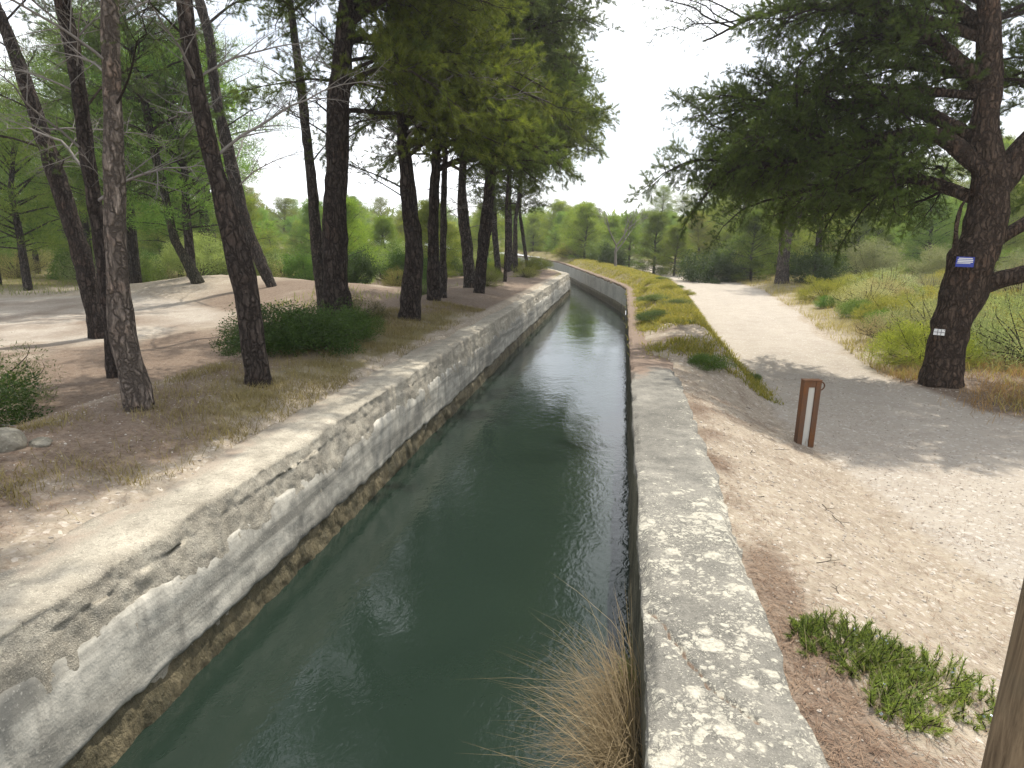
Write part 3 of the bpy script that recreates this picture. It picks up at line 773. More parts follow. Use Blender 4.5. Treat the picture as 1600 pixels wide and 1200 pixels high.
TRUNKS = {
    'curved': ((-4.17, 5.24), [(0.0, 0.0, 0.0, 0.119), (-0.04, -0.01, 0.41, 0.123), (-0.08, -0.01, 0.71, 0.116), (-0.07, -0.01, 1.08, 0.098), (-0.05, -0.01, 1.48, 0.089), (0.02, 0.0, 2.12, 0.084), (0.07, 0.01, 2.61, 0.075), (0.13, 0.02, 3.32, 0.07)]),
    'leaning': ((-10.35, 12.08), [(0.0, 0.0, 0.0, 0.18), (-0.11, -0.02, 1.31, 0.189), (-0.2, -0.03, 1.92, 0.194), (-0.48, -0.08, 3.41, 0.165), (-0.78, -0.13, 4.83, 0.131), (-1.03, -0.17, 5.87, 0.111), (-1.13, -0.18, 6.19, 0.105)]),
    'slim_behind': ((-7.10, 8.54), [(0.0, 0.0, 0.0, 0.138), (0.02, 0.0, 1.09, 0.126), (-0.02, -0.0, 2.22, 0.105), (-0.04, -0.01, 2.98, 0.103), (-0.05, -0.01, 3.98, 0.105), (-0.12, -0.02, 4.94, 0.103)]),
    'shrub_side': ((-3.75, 6.47), [(0.0, 0.0, 0.0, 0.128), (-0.04, -0.01, 0.97, 0.137), (-0.17, -0.03, 1.76, 0.115), (-0.26, -0.04, 2.25, 0.091), (-0.36, -0.06, 2.98, 0.086), (-0.4, -0.06, 3.68, 0.078)]),
    'hooked': ((-10.55, 19.47), [(0.0, -0.0, 0.0, 0.156), (-0.34, -0.05, 0.88, 0.194), (-0.69, -0.11, 1.98, 0.191), (-0.94, -0.15, 3.69, 0.188), (-1.18, -0.19, 5.35, 0.157), (-1.25, -0.2, 6.95, 0.145), (-1.44, -0.23, 7.98, 0.135)]),
    'slender': ((-6.91, 15.10), [(0.0, 0.0, 0.0, 0.166), (-0.07, -0.01, 1.36, 0.148), (-0.1, -0.02, 2.79, 0.138), (-0.14, -0.02, 3.49, 0.122), (-0.23, -0.04, 5.17, 0.098), (-0.35, -0.06, 6.77, 0.076)]),
    'stout': ((-4.31, 10.03), [(-0.0, 0.0, -0.0, 0.211), (-0.06, -0.01, 0.96, 0.212), (0.02, 0.0, 2.15, 0.192), (0.05, 0.01, 2.61, 0.181), (0.17, 0.03, 3.72, 0.167), (0.34, 0.05, 4.78, 0.136)]),
    'bank_first': ((-3.85, 12.05), [(0.0, 0.0, 0.0, 0.213), (0.1, 0.02, 1.23, 0.179), (0.04, 0.01, 2.28, 0.148), (-0.01, -0.0, 3.15, 0.117), (-0.03, -0.0, 3.61, 0.1)]),
    'bank_pair': ((-4.21, 15.00), [(0.0, 0.0, 0.0, 0.16), (0.02, 0.0, 1.25, 0.136), (0.06, 0.01, 2.35, 0.119), (0.13, 0.02, 3.29, 0.104)]),
    'bank_thin': ((-4.22, 15.84), [(0.0, 0.0, 0.0, 0.099), (0.03, 0.0, 1.27, 0.09), (0.07, 0.01, 2.43, 0.081), (0.11, 0.02, 3.14, 0.066)]),
    'stubby': ((-4.40, 19.66), [(-0.0, 0.0, -0.0, 0.197), (-0.08, -0.01, 1.09, 0.177), (-0.19, -0.03, 2.15, 0.175), (-0.2, -0.03, 2.88, 0.128)]),
    'double': ((-3.86, 18.25), [(-0.0, 0.0, -0.0, 0.148), (0.09, 0.02, 0.81, 0.164), (0.19, 0.03, 1.62, 0.188), (0.29, 0.05, 2.64, 0.161), (0.37, 0.06, 3.61, 0.117)]),
    'pole': ((-3.96, 23.08), [(0.0, 0.0, 0.0, 0.066), (0.05, 0.01, 1.28, 0.059), (0.05, 0.01, 2.33, 0.053)]),
    'far_a': ((-4.60, 29.60), [(0.0, 0.0, 0.0, 0.125), (-0.03, -0.0, 1.26, 0.11), (-0.0, -0.0, 2.33, 0.096)]),
    'far_b': ((-5.49, 33.51), [(0.0, -0.0, 0.0, 0.158), (-0.03, -0.0, 2.28, 0.14), (-0.06, -0.01, 3.48, 0.124)]),
    'far_c': ((-6.11, 33.69), [(-0.0, 0.0, -0.0, 0.175), (-0.18, -0.03, 2.11, 0.157), (-0.26, -0.04, 3.63, 0.14)]),
    'far_d': ((-4.78, 34.60), [(0.0, 0.0, 0.0, 0.097), (-0.26, -0.04, 1.87, 0.096), (-0.39, -0.06, 2.8, 0.08)]),
    'mound': ((-13.31, 19.91), [(0.0, 0.0, 0.0, 0.203), (-0.31, -0.05, 0.72, 0.161), (-0.6, -0.1, 1.41, 0.14), (-0.79, -0.13, 3.12, 0.128), (-0.94, -0.15, 4.08, 0.127), (-1.07, -0.17, 5.36, 0.106)]),
    'big': ((4.60, 10.50), [(-0.0, -0.0, 0.0, 0.326), (0.01, 0.0, 0.44, 0.29), (0.04, 0.01, 0.86, 0.274), (0.11, 0.02, 1.25, 0.299), (0.19, 0.03, 1.7, 0.323), (0.28, 0.05, 2.0, 0.294), (0.32, 0.05, 2.57, 0.273), (0.21, 0.03, 3.13, 0.208), (0.15, 0.02, 3.42, 0.177), (0.1, 0.02, 4.03, 0.166), (0.0, 0.0, 4.74, 0.142), (-0.08, -0.01, 5.19, 0.124)]),
    'forked': ((7.12, 32.63), [(-0.0, -0.0, 0.0, 0.319), (0.01, 0.0, 1.57, 0.287), (0.03, 0.01, 3.35, 0.255), (0.17, 0.03, 4.33, 0.211)]),
}
# ------------------------------------------------------------------ plants that share a shape: prototypes and copies
def ground_at(x, y): return float(H(x, y))
def far_pine(seed, height, bare, reach, n, up=0.25, puff=95, nw=0.017, nlen=0.15):
    """a whole pine seen from afar: trunk with limbs, and one crown of coarser needles"""
    rg = np.random.default_rng(seed); W = Geo(); N = Geo()
    z = np.linspace(0, height, 12)
    lean = np.cumsum(rg.normal(size=(12, 2)) * 0.05, 0) * (z / height)[:, None] * 1.5
    P = np.stack([lean[:, 0], lean[:, 1], z], -1); R = 0.022 * height * (1 - z / height) ** 0.8 + 0.012
    P[0, 2] = -0.3
    W.add(*tube(P, R, 9))
    for i in range(n):
        u = (i + rg.random()) / n; zz = height * (bare + (0.97 - bare) * u)
        c_ = np.array([np.interp(zz, z, P[:, 0]), np.interp(zz, z, P[:, 1]), zz])
        az = i * 2.39996 + rg.normal() * 0.4
        prof = math.sin(math.pi * min(1.0, 0.18 + 0.82 * u) ** 0.8) * 0.75 + 0.30
        ln = reach * prof * rg.uniform(0.7, 1.2)
        el = up + (0.5 if up > 0 else 0.95) * u + rg.normal() * 0.15
        d = np.array([math.cos(az) * math.cos(el), math.sin(az) * math.cos(el), math.sin(el)])
        q = c_ + d * np.array([[0.0], [0.5], [1.0]]) * ln + np.array([[0, 0, 0], [0, 0, 0.05 * ln], [0, 0, 0.0]])
        W.add(*tube(q, np.array([0.011 * ln + 0.008, 0.007 * ln + 0.006, 0.004]), 4))
        for f_ in (0.45, 0.75, 1.0) if ln > 0.6 else (0.7, 1.0):
            for s_ in range(2):
                cc = c_ + d * ln * f_ + rg.normal(size=3) * np.array([0.22, 0.22, 0.10]) * ln * (0.4 + 0.6 * f_) * 0.6
                rr = rg.uniform(0.20, 0.36) * (0.6 + 0.25 * reach)
                k_ = int(puff * rg.uniform(0.7, 1.3))
                u3 = unit(rg.normal(size=(k_, 3)) + np.array([0, 0, 0.25])); p_ = cc + u3 * (rg.random((k_, 1)) ** 0.5) * rr * np.array([1.2, 1.2, 0.65])
                ax = unit(u3 + rg.normal(size=(k_, 3)) * 0.5 + d * 0.5 + np.array([0, 0, 0.3]))
                sd = unit(np.cross(ax, rg.normal(size=(k_, 3)))) * nw * 0.5; L_ = nlen * rg.uniform(0.6, 1.3, (k_, 1))
                N.add(np.stack([p_ - sd, p_ + sd, p_ + ax * L_], 1).reshape(-1, 3), np.arange(k_ * 3).reshape(-1, 3))
    wm = W.mesh('trunk', True); wm.materials.append(MAT['bark'])
    nm = N.mesh('crown'); nm.materials.append(MAT['needle'])
    return [('trunk', wm), ('crown', nm)]
def shrub(seed, rx, rz, clumps, leaves, ls, asp, mat, stems=9, lift=0.0, twiggy=0.0, jag=0.35):
    """stems fanning from the root into clumps of leaves"""
    rg = np.random.default_rng(seed); W = Geo(); LV = []
    for i in range(clumps):
        a = rg.uniform(0, 2 * math.pi); r = rx * math.sqrt(rg.random()); zz = lift + (rz - lift) * (rg.random() ** 0.7) * math.sqrt(max(0.05, 1 - (r / rx) ** 2 * 0.8))
        c_ = np.array([r * math.cos(a), r * math.sin(a), zz]) * (1 + rg.normal() * 0.10)
        cr = rx * jag * rg.uniform(0.6, 1.2)
        if i < stems or rg.random() < twiggy:
            m = c_ * np.array([0.45, 0.45, 0.5]) + rg.normal(size=3) * 0.06 * rx
            Q = spline(np.stack([np.array([rg.normal() * 0.04 * rx, rg.normal() * 0.04 * rx, -0.05]), m, c_, c_ * 1.04 + np.array([0, 0, cr * 0.5])]), 0.15)
            W.add(*tube(Q, np.linspace(0.014 * rx + 0.004, 0.003, len(Q)), 4))
        k = int(leaves * rg.uniform(0.6, 1.3))
        d = unit(rg.normal(size=(k, 3))); rr = rg.random((k, 1)) ** 0.45
        p = c_ + d * rr * cr * np.array([1, 1, 0.8])
        p[:, 2] = np.maximum(p[:, 2], 0.02 + 0.03 * rg.random(k))
        ax = unit(d * 0.7 + rg.normal(size=(k, 3)) * 0.6 + np.array([0, 0, 0.35]))
        sd = unit(np.cross(ax, rg.normal(size=(k, 3))))
        L = ls * rg.uniform(0.6, 1.3, (k, 1)); w_ = L * asp
        nrm = np.cross(ax, sd)
        LV.append(np.stack([p, p + ax * L * 0.5 + sd * w_ * 0.5 + nrm * L * 0.06, p + ax * L, p + ax * L * 0.5 - sd * w_ * 0.5 + nrm * L * 0.06], 1).reshape(-1, 3))
    V = np.concatenate(LV); n = len(V) // 4; q = np.arange(n)[:, None] * 4
    T = np.concatenate([q + np.array([[0, 1, 2]]), q + np.array([[0, 2, 3]])])
    lm = mk_mesh('foliage', V, T); lm.materials.append(MAT[mat])
    wm = W.mesh('stems', True); wm.materials.append(MAT['twig'])
    return [('stems', wm), ('foliage', lm)]
def blades(rg, P, hgt, wd, lean=0.4, curl=0.5, dirs=None):
    """curved grass blades rooted at the rows of P: three segments each"""
    n = len(P); h = hgt * rg.uniform(0.5, 1.25, (n, 1))
    a = rg.uniform(0, 2 * np.pi, n)
    out = np.stack([np.cos(a), np.sin(a), np.zeros(n)], 1)
    if dirs is not None: out = unit(out * 0.6 + dirs)
    ln = lean * rg.uniform(0.2, 1.4, (n, 1)); cu = curl * rg.uniform(0.2, 1.4, (n, 1))
    side = np.stack([-out[:, 1], out[:, 0], np.zeros(n)], 1) * wd * 0.5 * rg.uniform(0.7, 1.3, (n, 1))
    lv = []
    for t, wv in ((0.0, 1.0), (0.4, 0.85), (0.75, 0.55)):
        c_ = P + np.array([0, 0, 1]) * h * (t - 0.25 * cu * t * t) + out * h * (ln * t + cu * t * t)
        lv += [c_ - side * wv, c_ + side * wv]
    tip = P + np.array([0, 0, 1]) * h * (1 - 0.25 * cu) + out * h * (ln + cu)
    V = np.stack(lv + [tip], 1).reshape(-1, 3)
    b_ = np.arange(n)[:, None] * 7
    T = np.concatenate([b_ + np.array([[x, y, z]]) for x, y, z in ((0, 1, 3), (0, 3, 2), (2, 3, 5), (2, 5, 4), (4, 5, 6))])
    return V, T
PROTO = {}
for i, (h_, br, rc, n_) in enumerate(((7.0, 0.28, 2.2, 54), (6.0, 0.20, 2.1, 50), (7.6, 0.38, 2.5, 52))): PROTO[f'pine{i}'] = far_pine(900 + i, h_, br, rc, n_)
for i, (h_, br, rc, n_) in enumerate(((4.2, 0.02, 1.45, 58), (3.4, 0.03, 1.4, 52))): PROTO[f'young{i}'] = far_pine(950 + i, h_, br, rc, n_, up=-0.08)
PROTO['mastic0'] = shrub(1, 1.0, 1.05, 90, 210, 0.045, 0.55, 'leaf', 10)
PROTO['mastic1'] = shrub(2, 1.0, 0.85, 80, 210, 0.045, 0.55, 'leaf', 10)
PROTO['oak'] = shrub(3, 1.0, 1.35, 110, 150, 0.055, 0.6, 'leaf', 10, jag=0.28)
PROTO['grey0'] = shrub(4, 1.0, 1.0, 70, 150, 0.055, 0.22, 'pale_leaf', 22, twiggy=0.7, jag=0.30)
PROTO['grey1'] = shrub(5, 1.0, 0.8, 64, 150, 0.055, 0.22, 'pale_leaf', 22, twiggy=0.7, jag=0.30)
PROTO['broom'] = shrub(6, 1.0, 0.95, 80, 170, 0.09, 0.10, 'green_grass', 18, jag=0.28, twiggy=0.4)
PROTO['olive'] = shrub(8, 1.0, 1.5, 100, 150, 0.07, 0.28, 'pale_leaf', 14, lift=0.35, jag=0.30)
def put(kind, x, y, s, label, cat, group=None, name='shrub', tint=(1, 1, 1), rz=None, sz=1.0, z=None, dz=0.0):
    s3 = (s, s, s * sz)
    t = empty(name, (x, y, (ground_at(x, y) if z is None else z) - dz), label, cat, group)
    t.rotation_euler = (0, 0, random.uniform(0, 6.28) if rz is None else rz); t.scale = s3
    for nm, me in PROTO[kind]:
        o = bpy.data.objects.new(nm, me); COL.objects.link(o); o.parent = t
        o.color = (*tint, 1) if nm in ('foliage', 'crown') else (1, 1, 1, 1)
    return t
# ------------------------------------------------------------------ the pines one by one
def stem(key, height, label, seed, **kw):
    (bx, by), pts = TRUNKS[key]
    return pine((bx, by, ground_at(bx, by)), pts, height, label, seed, **kw)
GRN = (1.2, 1.2, 0.95); WARM = (1.6, 1.45, 0.9); DARK = (0.75, 0.85, 0.85); GREY = (0.95, 1.05, 1.05)
# nearest trees on the left bank: crowns high above, only thin bare limbs lower down
t, S, rg = stem('curved', 9.0, 'slim pine with greyish flaking bark and a bent foot on the bank', 11, bark_tint=(2.5, 2.45, 2.4), k=44, step=0.045)
crown(t, S, rg, 4.2, 8.6, 16, ['full', 'sparse'], 1.2, 2.6, tint=GRN)
crown(t, S, rg, 5.2, 8.4, 8, ['full'], 2.0, 3.0, az_c=0.3, az_w=0.8, el=(0.0, 0.4))  # extra unseen limbs toward the water, added to shade the near bank
crown(t, S, rg, 2.3, 3.6, 5, ['dead', 'sparse'], 1.0, 1.6, el=(0.1, 0.6))
t, S, rg = stem('leaning', 11.5, 'straight dark pine leaning over the gravel clearing', 12, bark_tint=(0.85, 0.8, 0.8))
crown(t, S, rg, 6.6, 11.2, 18, ['full'], 1.4, 3.2)
crown(t, S, rg, 2.9, 6.2, 10, ['sparse', 'dead', 'sparse'], 1.6, 2.6, el=(0.0, 0.5), tint=GREY)
t, S, rg = stem('slim_behind', 10.5, 'dark slim pine close behind the bent grey pine', 13, bark_tint=(0.85, 0.8, 0.8))
crown(t, S, rg, 5.4, 10.2, 18, ['full'], 1.4, 3.0)
crown(t, S, rg, 2.4, 5.2, 9, ['sparse', 'dead'], 1.4, 2.4, el=(0.1, 0.7), tint=GREY)
t, S, rg = stem('shrub_side', 9.5, 'leaning pine with rugged furrowed bark in front of the dark mastic shrub', 14, bark_tint=(0.95, 0.9, 0.9), k=44, step=0.045)
crown(t, S, rg, 4.3, 9.2, 17, ['full', 'sparse'], 1.2, 2.7)
crown(t, S, rg, 5.2, 8.8, 12, ['full'], 2.0, 3.0, az_c=0.3, az_w=0.8, el=(0.0, 0.4))  # more limbs added above the view, to shade the near wall and bank
crown(t, S, rg, 2.2, 3.7, 6, ['dead', 'sparse', 'dead'], 1.0, 1.8, el=(0.1, 0.7))
t, S, rg = stem('hooked', 11.0, 'slanting pine with a hooked foot standing on the sandy mound', 15)
crown(t, S, rg, 7.2, 10.6, 12, ['full', 'sparse'], 1.4, 2.6)
crown(t, S, rg, 2.6, 7.0, 9, ['dead', 'sparse', 'dead'], 1.6, 3.0, el=(0.3, 0.8))
t, S, rg = stem('slender', 9.5, 'slender straight pine right beside the stout pine', 16)
crown(t, S, rg, 6.4, 9.2, 12, ['full', 'sparse'], 1.2, 2.2)
crown(t, S, rg, 3.2, 6.2, 8, ['sparse', 'dead'], 1.2, 2.2, el=(0.1, 0.7), tint=GREY)
t, S, rg = stem('stout', 10.0, 'stout upright dark pine on the bank with a bulge in its trunk', 17, bark_tint=(0.75, 0.7, 0.7), k=36, step=0.06)
crown(t, S, rg, 4.4, 9.6, 22, ['full', 'weep'], 1.5, 3.2)
crown(t, S, rg, 5.6, 9.2, 10, ['full'], 2.4, 3.4, az_c=-0.1, az_w=0.9, el=(0.0, 0.4))  # unseen canal-side limbs, added for the shade they cast on wall and bank
crown(t, S, rg, 3.2, 5.0, 9, ['weep', 'full'], 1.8, 2.7, az_c=0.2, az_w=0.8, el=(0.0, 0.4), tint=WARM)
crown(t, S, rg, 2.5, 4.4, 4, ['sparse', 'dead'], 1.3, 2.2, az_c=2.8, az_w=0.7, el=(0.2, 0.7))
# the dense row whose crowns hang over the water
t, S, rg = stem('bank_first', 9.5, 'thick dark pine whose green boughs with bare grey twigs hang toward the water', 18, bark_tint=(0.75, 0.7, 0.7), k=32)
crown(t, S, rg, 3.2, 9.2, 38, ['full', 'weep', 'full'], 1.6, 2.7, el=(0.0, 0.45), tint=GRN)
crown(t, S, rg, 2.8, 5.6, 24, ['weep', 'full'], 2.0, 2.8, az_c=-0.15, az_w=0.9, el=(0.05, 0.45), tint=WARM)
crown(t, S, rg, 3.0, 4.6, 8, ['dead'], 2.0, 2.8, az_c=-0.4, az_w=0.7, el=(0.25, 0.5))
crown(t, S, rg, 1.9, 3.4, 5, ['dead', 'sparse'], 1.2, 2.0, az_c=2.9, az_w=0.8, el=(0.1, 0.5))
t, S, rg = stem('bank_pair', 9.0, 'dark pine standing close against a thinner pine on the bank', 19, bark_tint=(0.75, 0.7, 0.7))
crown(t, S, rg, 3.0, 8.8, 32, ['full', 'weep'], 1.6, 2.8, el=(0.0, 0.45))
crown(t, S, rg, 2.7, 5.4, 18, ['weep', 'full'], 2.2, 2.8, az_c=0.0, az_w=0.8, el=(0.0, 0.4), tint=(1.1, 1.1, 0.9))
t, S, rg = stem('bank_thin', 8.5, 'thin brown pine pressed beside a thicker pine on the bank', 20)
crown(t, S, rg, 3.2, 8.2, 16, ['full'], 1.4, 2.6)
crown(t, S, rg, 1.8, 3.2, 4, ['dead'], 1.0, 1.6)
t, S, rg = stem('stubby', 8.0, 'grey pine with broken pale stubs of limbs behind the bank trees', 21, bark_tint=(1.1, 1.1, 1.1))
crown(t, S, rg, 3.0, 7.6, 22, ['full'], 1.6, 3.0)
crown(t, S, rg, 1.5, 3.0, 6, ['dead'], 1.0, 1.7, el=(0.0, 0.7))
t, S, rg = stem('double', 11.0, 'dark pine widening upward beside the bare reddish bank', 22, bark_tint=(0.7, 0.65, 0.65))
crown(t, S, rg, 3.0, 4.4, 10, ['full'], 2.2, 1.8, el=(0.0, 0.45))
crown(t, S, rg, 4.4, 10.6, 32, ['full', 'weep'], 1.8, 2.8, el=(0.0, 0.45))
crown(t, S, rg, 5.5, 9.5, 12, ['full'], 2.4, 3.2, az_c=0.0, az_w=0.9, el=(0.0, 0.4))
crown(t, S, rg, 4.0, 8.0, 18, ['full', 'weep'], 2.2, 2.9, az_c=0.1, az_w=0.9, el=(0.0, 0.4), tint=(1.05, 1.1, 0.95))
crown(t, S, rg, 3.4, 4.8, 8, ['weep', 'full'], 2.4, 3.0, az_c=0.0, az_w=0.7, el=(0.05, 0.4), tint=(1.5, 1.4, 0.9))
t, S, rg = stem('pole', 9.0, 'pole thin pine at the far edge of the reddish bank', 23, bark_tint=(0.9, 0.85, 0.85), k=14)
crown(t, S, rg, 3.0, 4.5, 6, ['full'], 1.8, 1.4, tint=(1.2, 1.15, 0.85))
crown(t, S, rg, 4.5, 8.6, 18, ['full'], 1.6, 3.4, tint=(1.2, 1.15, 0.85))
crown(t, S, rg, 5.0, 8.0, 8, ['full', 'weep'], 2.4, 3.1, az_c=0.0, az_w=0.8, el=(0.0, 0.4), tint=(1.3, 1.2, 0.85))
for key, sd, lab in (('far_a', 24, 'straight pine in the farther row near the bend of the canal'),
                     ('far_b', 25, 'grey trunked pine behind the straight one near the bend'),
                     ('far_c', 26, 'grey pine farthest from the water in the row near the bend'),
                     ('far_d', 27, 'thin slanting pine closest to the bend of the canal')):
    t, S, rg = stem(key, 11.0, lab, sd, k=16, step=0.15, bark_tint=(1.1, 1.1, 1.1))
    crown(t, S, rg, 2.6, 5.0, 12, ['full'], 2.0, 1.6, el=(0.0, 0.45), tint=(1.25, 1.2, 0.85))
    crown(t, S, rg, 5.0, 10.6, 26, ['full'], 2.2, 3.3, el=(0.0, 0.45), tint=(1.25, 1.2, 0.85))
    crown(t, S, rg, 5.2, 9.0, 14, ['full', 'weep'], 3.0, 4.0, az_c=-0.1, az_w=0.9, el=(0.0, 0.35), tint=(1.5, 1.4, 0.8))
t, S, rg = stem('mound', 9.0, 'mossy leaning pine on top of the sandy mound beside the clearing', 28, bark_tint=(0.85, 0.95, 0.75), k=18, step=0.12)
crown(t, S, rg, 4.4, 8.6, 22, ['full'], 1.8, 3.2, tint=GREY)
crown(t, S, rg, 2.6, 4.6, 8, ['full', 'sparse'], 1.8, 2.6, el=(-0.1, 0.3), tint=GREY)

# the big pine beyond the path, carrying two small plates
(bx, by), pts = TRUNKS['big']
t, S, rg = stem('big', 6.8, 'big dark pine by the path with a blue plate on its forked trunk', 31, bark_tint=(1.15, 0.98, 0.86), group=None, flare=0.98, k=40, step=0.06)
BIG = t
def bough(t, pts, name='bough', k=14, tintb=(1.15, 0.98, 0.86), seed=1):
    S = spline(np.asarray(pts, float), 0.08)
    V, T3, Q = tube(S[:, :3], np.maximum(S[:, 3], 0.01), k)
    V = V + np.stack([fbm(V[:, 0] * 6, V[:, 2] * 6, 3, seed), fbm(V[:, 1] * 6, V[:, 2] * 6, 3, seed + 1), fbm(V[:, 0] * 6, V[:, 1] * 6, 3, seed + 2)], -1) * 0.018
    o = link(name, mk_mesh(name, V, T3, Q, True), MAT['bark'], t); o.color = (*tintb, 1)
    return S
def along(t, S, rg, n, kinds, l0, l1, u0=0.25, el=(-0.45, 0.7), tint=(1, 1, 1), spread=1.1):
    m = len(S)
    for i in range(n):
        u = u0 + (1 - u0) * (i + rg.random()) / n
        k_ = min(int(u * (m - 1)), m - 2); p = S[k_, :3]; d = unit(S[k_ + 1, :3] - S[k_, :3])
        az = math.atan2(d[1], d[0]) + rg.uniform(-spread, spread)
        add_limb(t, kinds[int(rg.integers(len(kinds)))], p, az, rg.uniform(*el), rg.uniform(l0, l1), rg, tuple(np.array(tint) * rg.uniform(0.85, 1.1)), rg.normal() * 0.8)
BT = (1.0, 1.05, 0.85)
for n_, pts_ in enumerate((
        [(0.15, 0.0, 3.0, .13), (-0.5, 0.15, 3.45, .105), (-1.5, 0.5, 3.35, .08), (-2.3, 0.7, 3.15, .05), (-2.9, 0.6, 3.1, .02)],
        [(0.15, 0.1, 2.6, .09), (-0.45, 0.9, 2.95, .075), (-1.1, 1.9, 2.95, .05), (-1.9, 2.9, 2.75, .02)],
        [(0.15, 0.0, 3.3, .10), (-0.6, 0.7, 3.9, .085), (-1.5, 1.4, 4.1, .06), (-2.2, 1.9, 4.1, .02)],
        [(0.1, 0.0, 4.0, .11), (-0.7, 0.1, 4.7, .085), (-1.4, 0.4, 5.1, .055), (-2.0, 0.7, 5.3, .02)],
        [(0.0, 0.0, 4.7, .10), (-.5, .8, 5.5, .08), (-1.0, 1.5, 6.2, .05), (-1.5, 2.1, 6.6, .02)],
        [(0.1, 0.0, 3.8, .10), (0.1, 1.0, 4.4, .08), (-.5, 2.2, 4.8, .05), (-.9, 3.2, 4.9, .02)]
        )):
    S2 = bough(t, pts_, seed=n_)
    if n_ < 2: along(t, S2, rg, 9, ['weep'], 1.0, 1.7, 0.15, el=(-0.6, -0.1), tint=BT)
    along(t, S2, rg, 26 if n_ < 2 else 20, ['full', 'full', 'weep'], 1.1, 1.9, 0.12, tint=BT)
S2 = bough(t, [(0.0, 0.0, 4.6, .07), (-1.3, .5, 5.2, .05), (-2.6, .9, 5.3, .03), (-3.5, 1.1, 5.0, .012)], seed=12)
along(t, S2, rg, 12, ['sparse'], 1.0, 1.7, 0.35, tint=BT)
S2 = bough(t, [(0.0, 0.0, 3.9, .06), (-1.3, .7, 4.2, .045), (-2.6, 1.2, 4.1, .03), (-3.3, 1.5, 3.8, .012)], seed=13)
along(t, S2, rg, 9, ['sparse', 'full'], 0.8, 1.4, 0.5, tint=BT)
S2 = bough(t, [(0.3, .05, 2.6, .2), (0.75, .1, 3.3, .18), (1.3, 0.1, 4.0, .15), (1.9, 0.3, 5.0, .1), (2.3, 0.8, 6.0, .05)], 'forked_stem', 20)
crown(t, S2, rg, 3.6, 5.9, 14, ['full'], 1.4, 2.3, az_c=1.5, az_w=1.5, tint=BT)
S2 = bough(t, [(0.1, 0.0, 1.30, .13), (0.60, 0.0, 1.50, .125), (1.3, -.1, 1.72, .10), (2.2, -.1, 2.0, .07), (3.2, 0.2, 2.1, .03)])
along(t, S2, rg, 9, ['full'], 1.2, 2.0, 0.45, el=(0.0, 0.6), tint=BT)
S2 = bough(t, [(0.15, 0, 1.75, .10), (0.75, .1, 2.2, .085), (1.5, .2, 2.6, .06), (2.6, .4, 3.0, .03)])
along(t, S2, rg, 9, ['full'], 1.2, 2.0, 0.45, el=(0.0, 0.6), tint=BT)
bough(t, [(-0.12, -0.25, 1.75, .045), (-0.20, -0.34, 2.05, .035), (-0.21, -0.36, 2.4, .025), (-0.12, -0.36, 2.62, .010)], 'dead_stub', 8)
crown(t, S, rg, 4.6, 6.6, 18, ['full'], 1.2, 2.3, az_c=1.8, az_w=1.6, tint=BT)

# the forked pine past the path's curve
t, S, rg = stem('forked', 7.0, 'grey forked pine at the edge of the path where it curves away', 33, bark_tint=(1.5, 1.5, 1.5), group=None, k=18, step=0.12)
bough(t, [(0.02, 0, 1.9, .17), (0.5, 0.1, 2.9, .14), (0.75, 0.1, 3.7, .11), (1.6, 0.2, 4.4, .07)], 'forked_stem', 12, (1.5, 1.5, 1.5))
crown(t, S, rg, 3.4, 6.8, 26, ['full'], 1.6, 2.8, tint=(1.1, 1.05, 0.8))
crown(t, S, rg, 3.2, 4.4, 8, ['full'], 2.0, 3.0, az_c=0.2, az_w=0.7, el=(-0.1, 0.3), tint=(1.2, 1.1, 0.8))
# ------------------------------------------------------------------ shrubs with a place of their own
MD = (0.62, 0.72, 0.55)
put('mastic0', -4.5, 8.5, 0.75, 'large dark mastic shrub between the pines on the left bank', 'shrub', tint=MD, rz=0.4, sz=0.72)
put('mastic1', -3.95, 8.35, 0.62, 'dark mastic shrub in front of the stout pine', 'shrub', tint=(0.62, 0.78, 0.5), rz=2.0)
put('mastic1', -5.35, 9.2, 0.45, 'dark leafy shrub behind the leaning furrowed pine, away from the water', 'shrub', tint=MD, rz=4.0)
put('mastic0', -3.95, 9.55, 0.42, 'small green shrub at the foot of the stout pine', 'shrub', tint=(0.9, 1.05, 0.6), rz=1.0)
put('grey1', -4.9, 11.9, 0.6, 'low brownish scrub between the stout pine and the next one', 'shrub', tint=(0.7, 0.65, 0.55))
put('mastic1', -6.6, 5.6, 0.75, 'dark low shrub beside the boulder on the left bank', 'shrub', tint=(0.55, 0.68, 0.45), rz=3.0)
put('grey0', -7.4, 6.6, 0.75, 'thin grey twiggy shrub at the near edge of the gravel clearing', 'shrub', tint=(0.55, 0.6, 0.55), rz=1.0)
put('oak', -9.2, 22.5, 0.85, 'round dark bush beside the sandy trail', 'shrub', tint=(0.6, 0.72, 0.55))
put('young1', -14.2, 33.5, 0.85, 'bright yellow green young pine beside the sandy trail', 'tree', name='young_pine_tree', tint=(2.1, 1.9, 0.9))
put('mastic1', 1.18, 9.25, 0.26, 'small bright green bush on the bank at the end of the bare wall top', 'shrub', tint=(1.05, 1.25, 0.6), sz=0.75)
put('mastic1', 2.10, 10.9, 0.09, 'tiny green sprig at the edge of the path', 'shrub', tint=(1.2, 1.4, 0.7), sz=1.2)
put('mastic0', 0.62, 13.1, 0.33, 'dark green cushion bush on the overgrown bank by the water', 'shrub', tint=(0.9, 1.0, 0.6), sz=0.55)
put('oak', 4.35, 36.6, 1.5, 'dark rounded bush at the far end of the path', 'shrub', tint=(0.55, 0.62, 0.5), sz=0.9)
put('mastic1', 5.6, 37.4, 1.0, 'lower dark bush next to the rounded bush at the far end of the path', 'shrub', tint=(0.7, 0.75, 0.6))
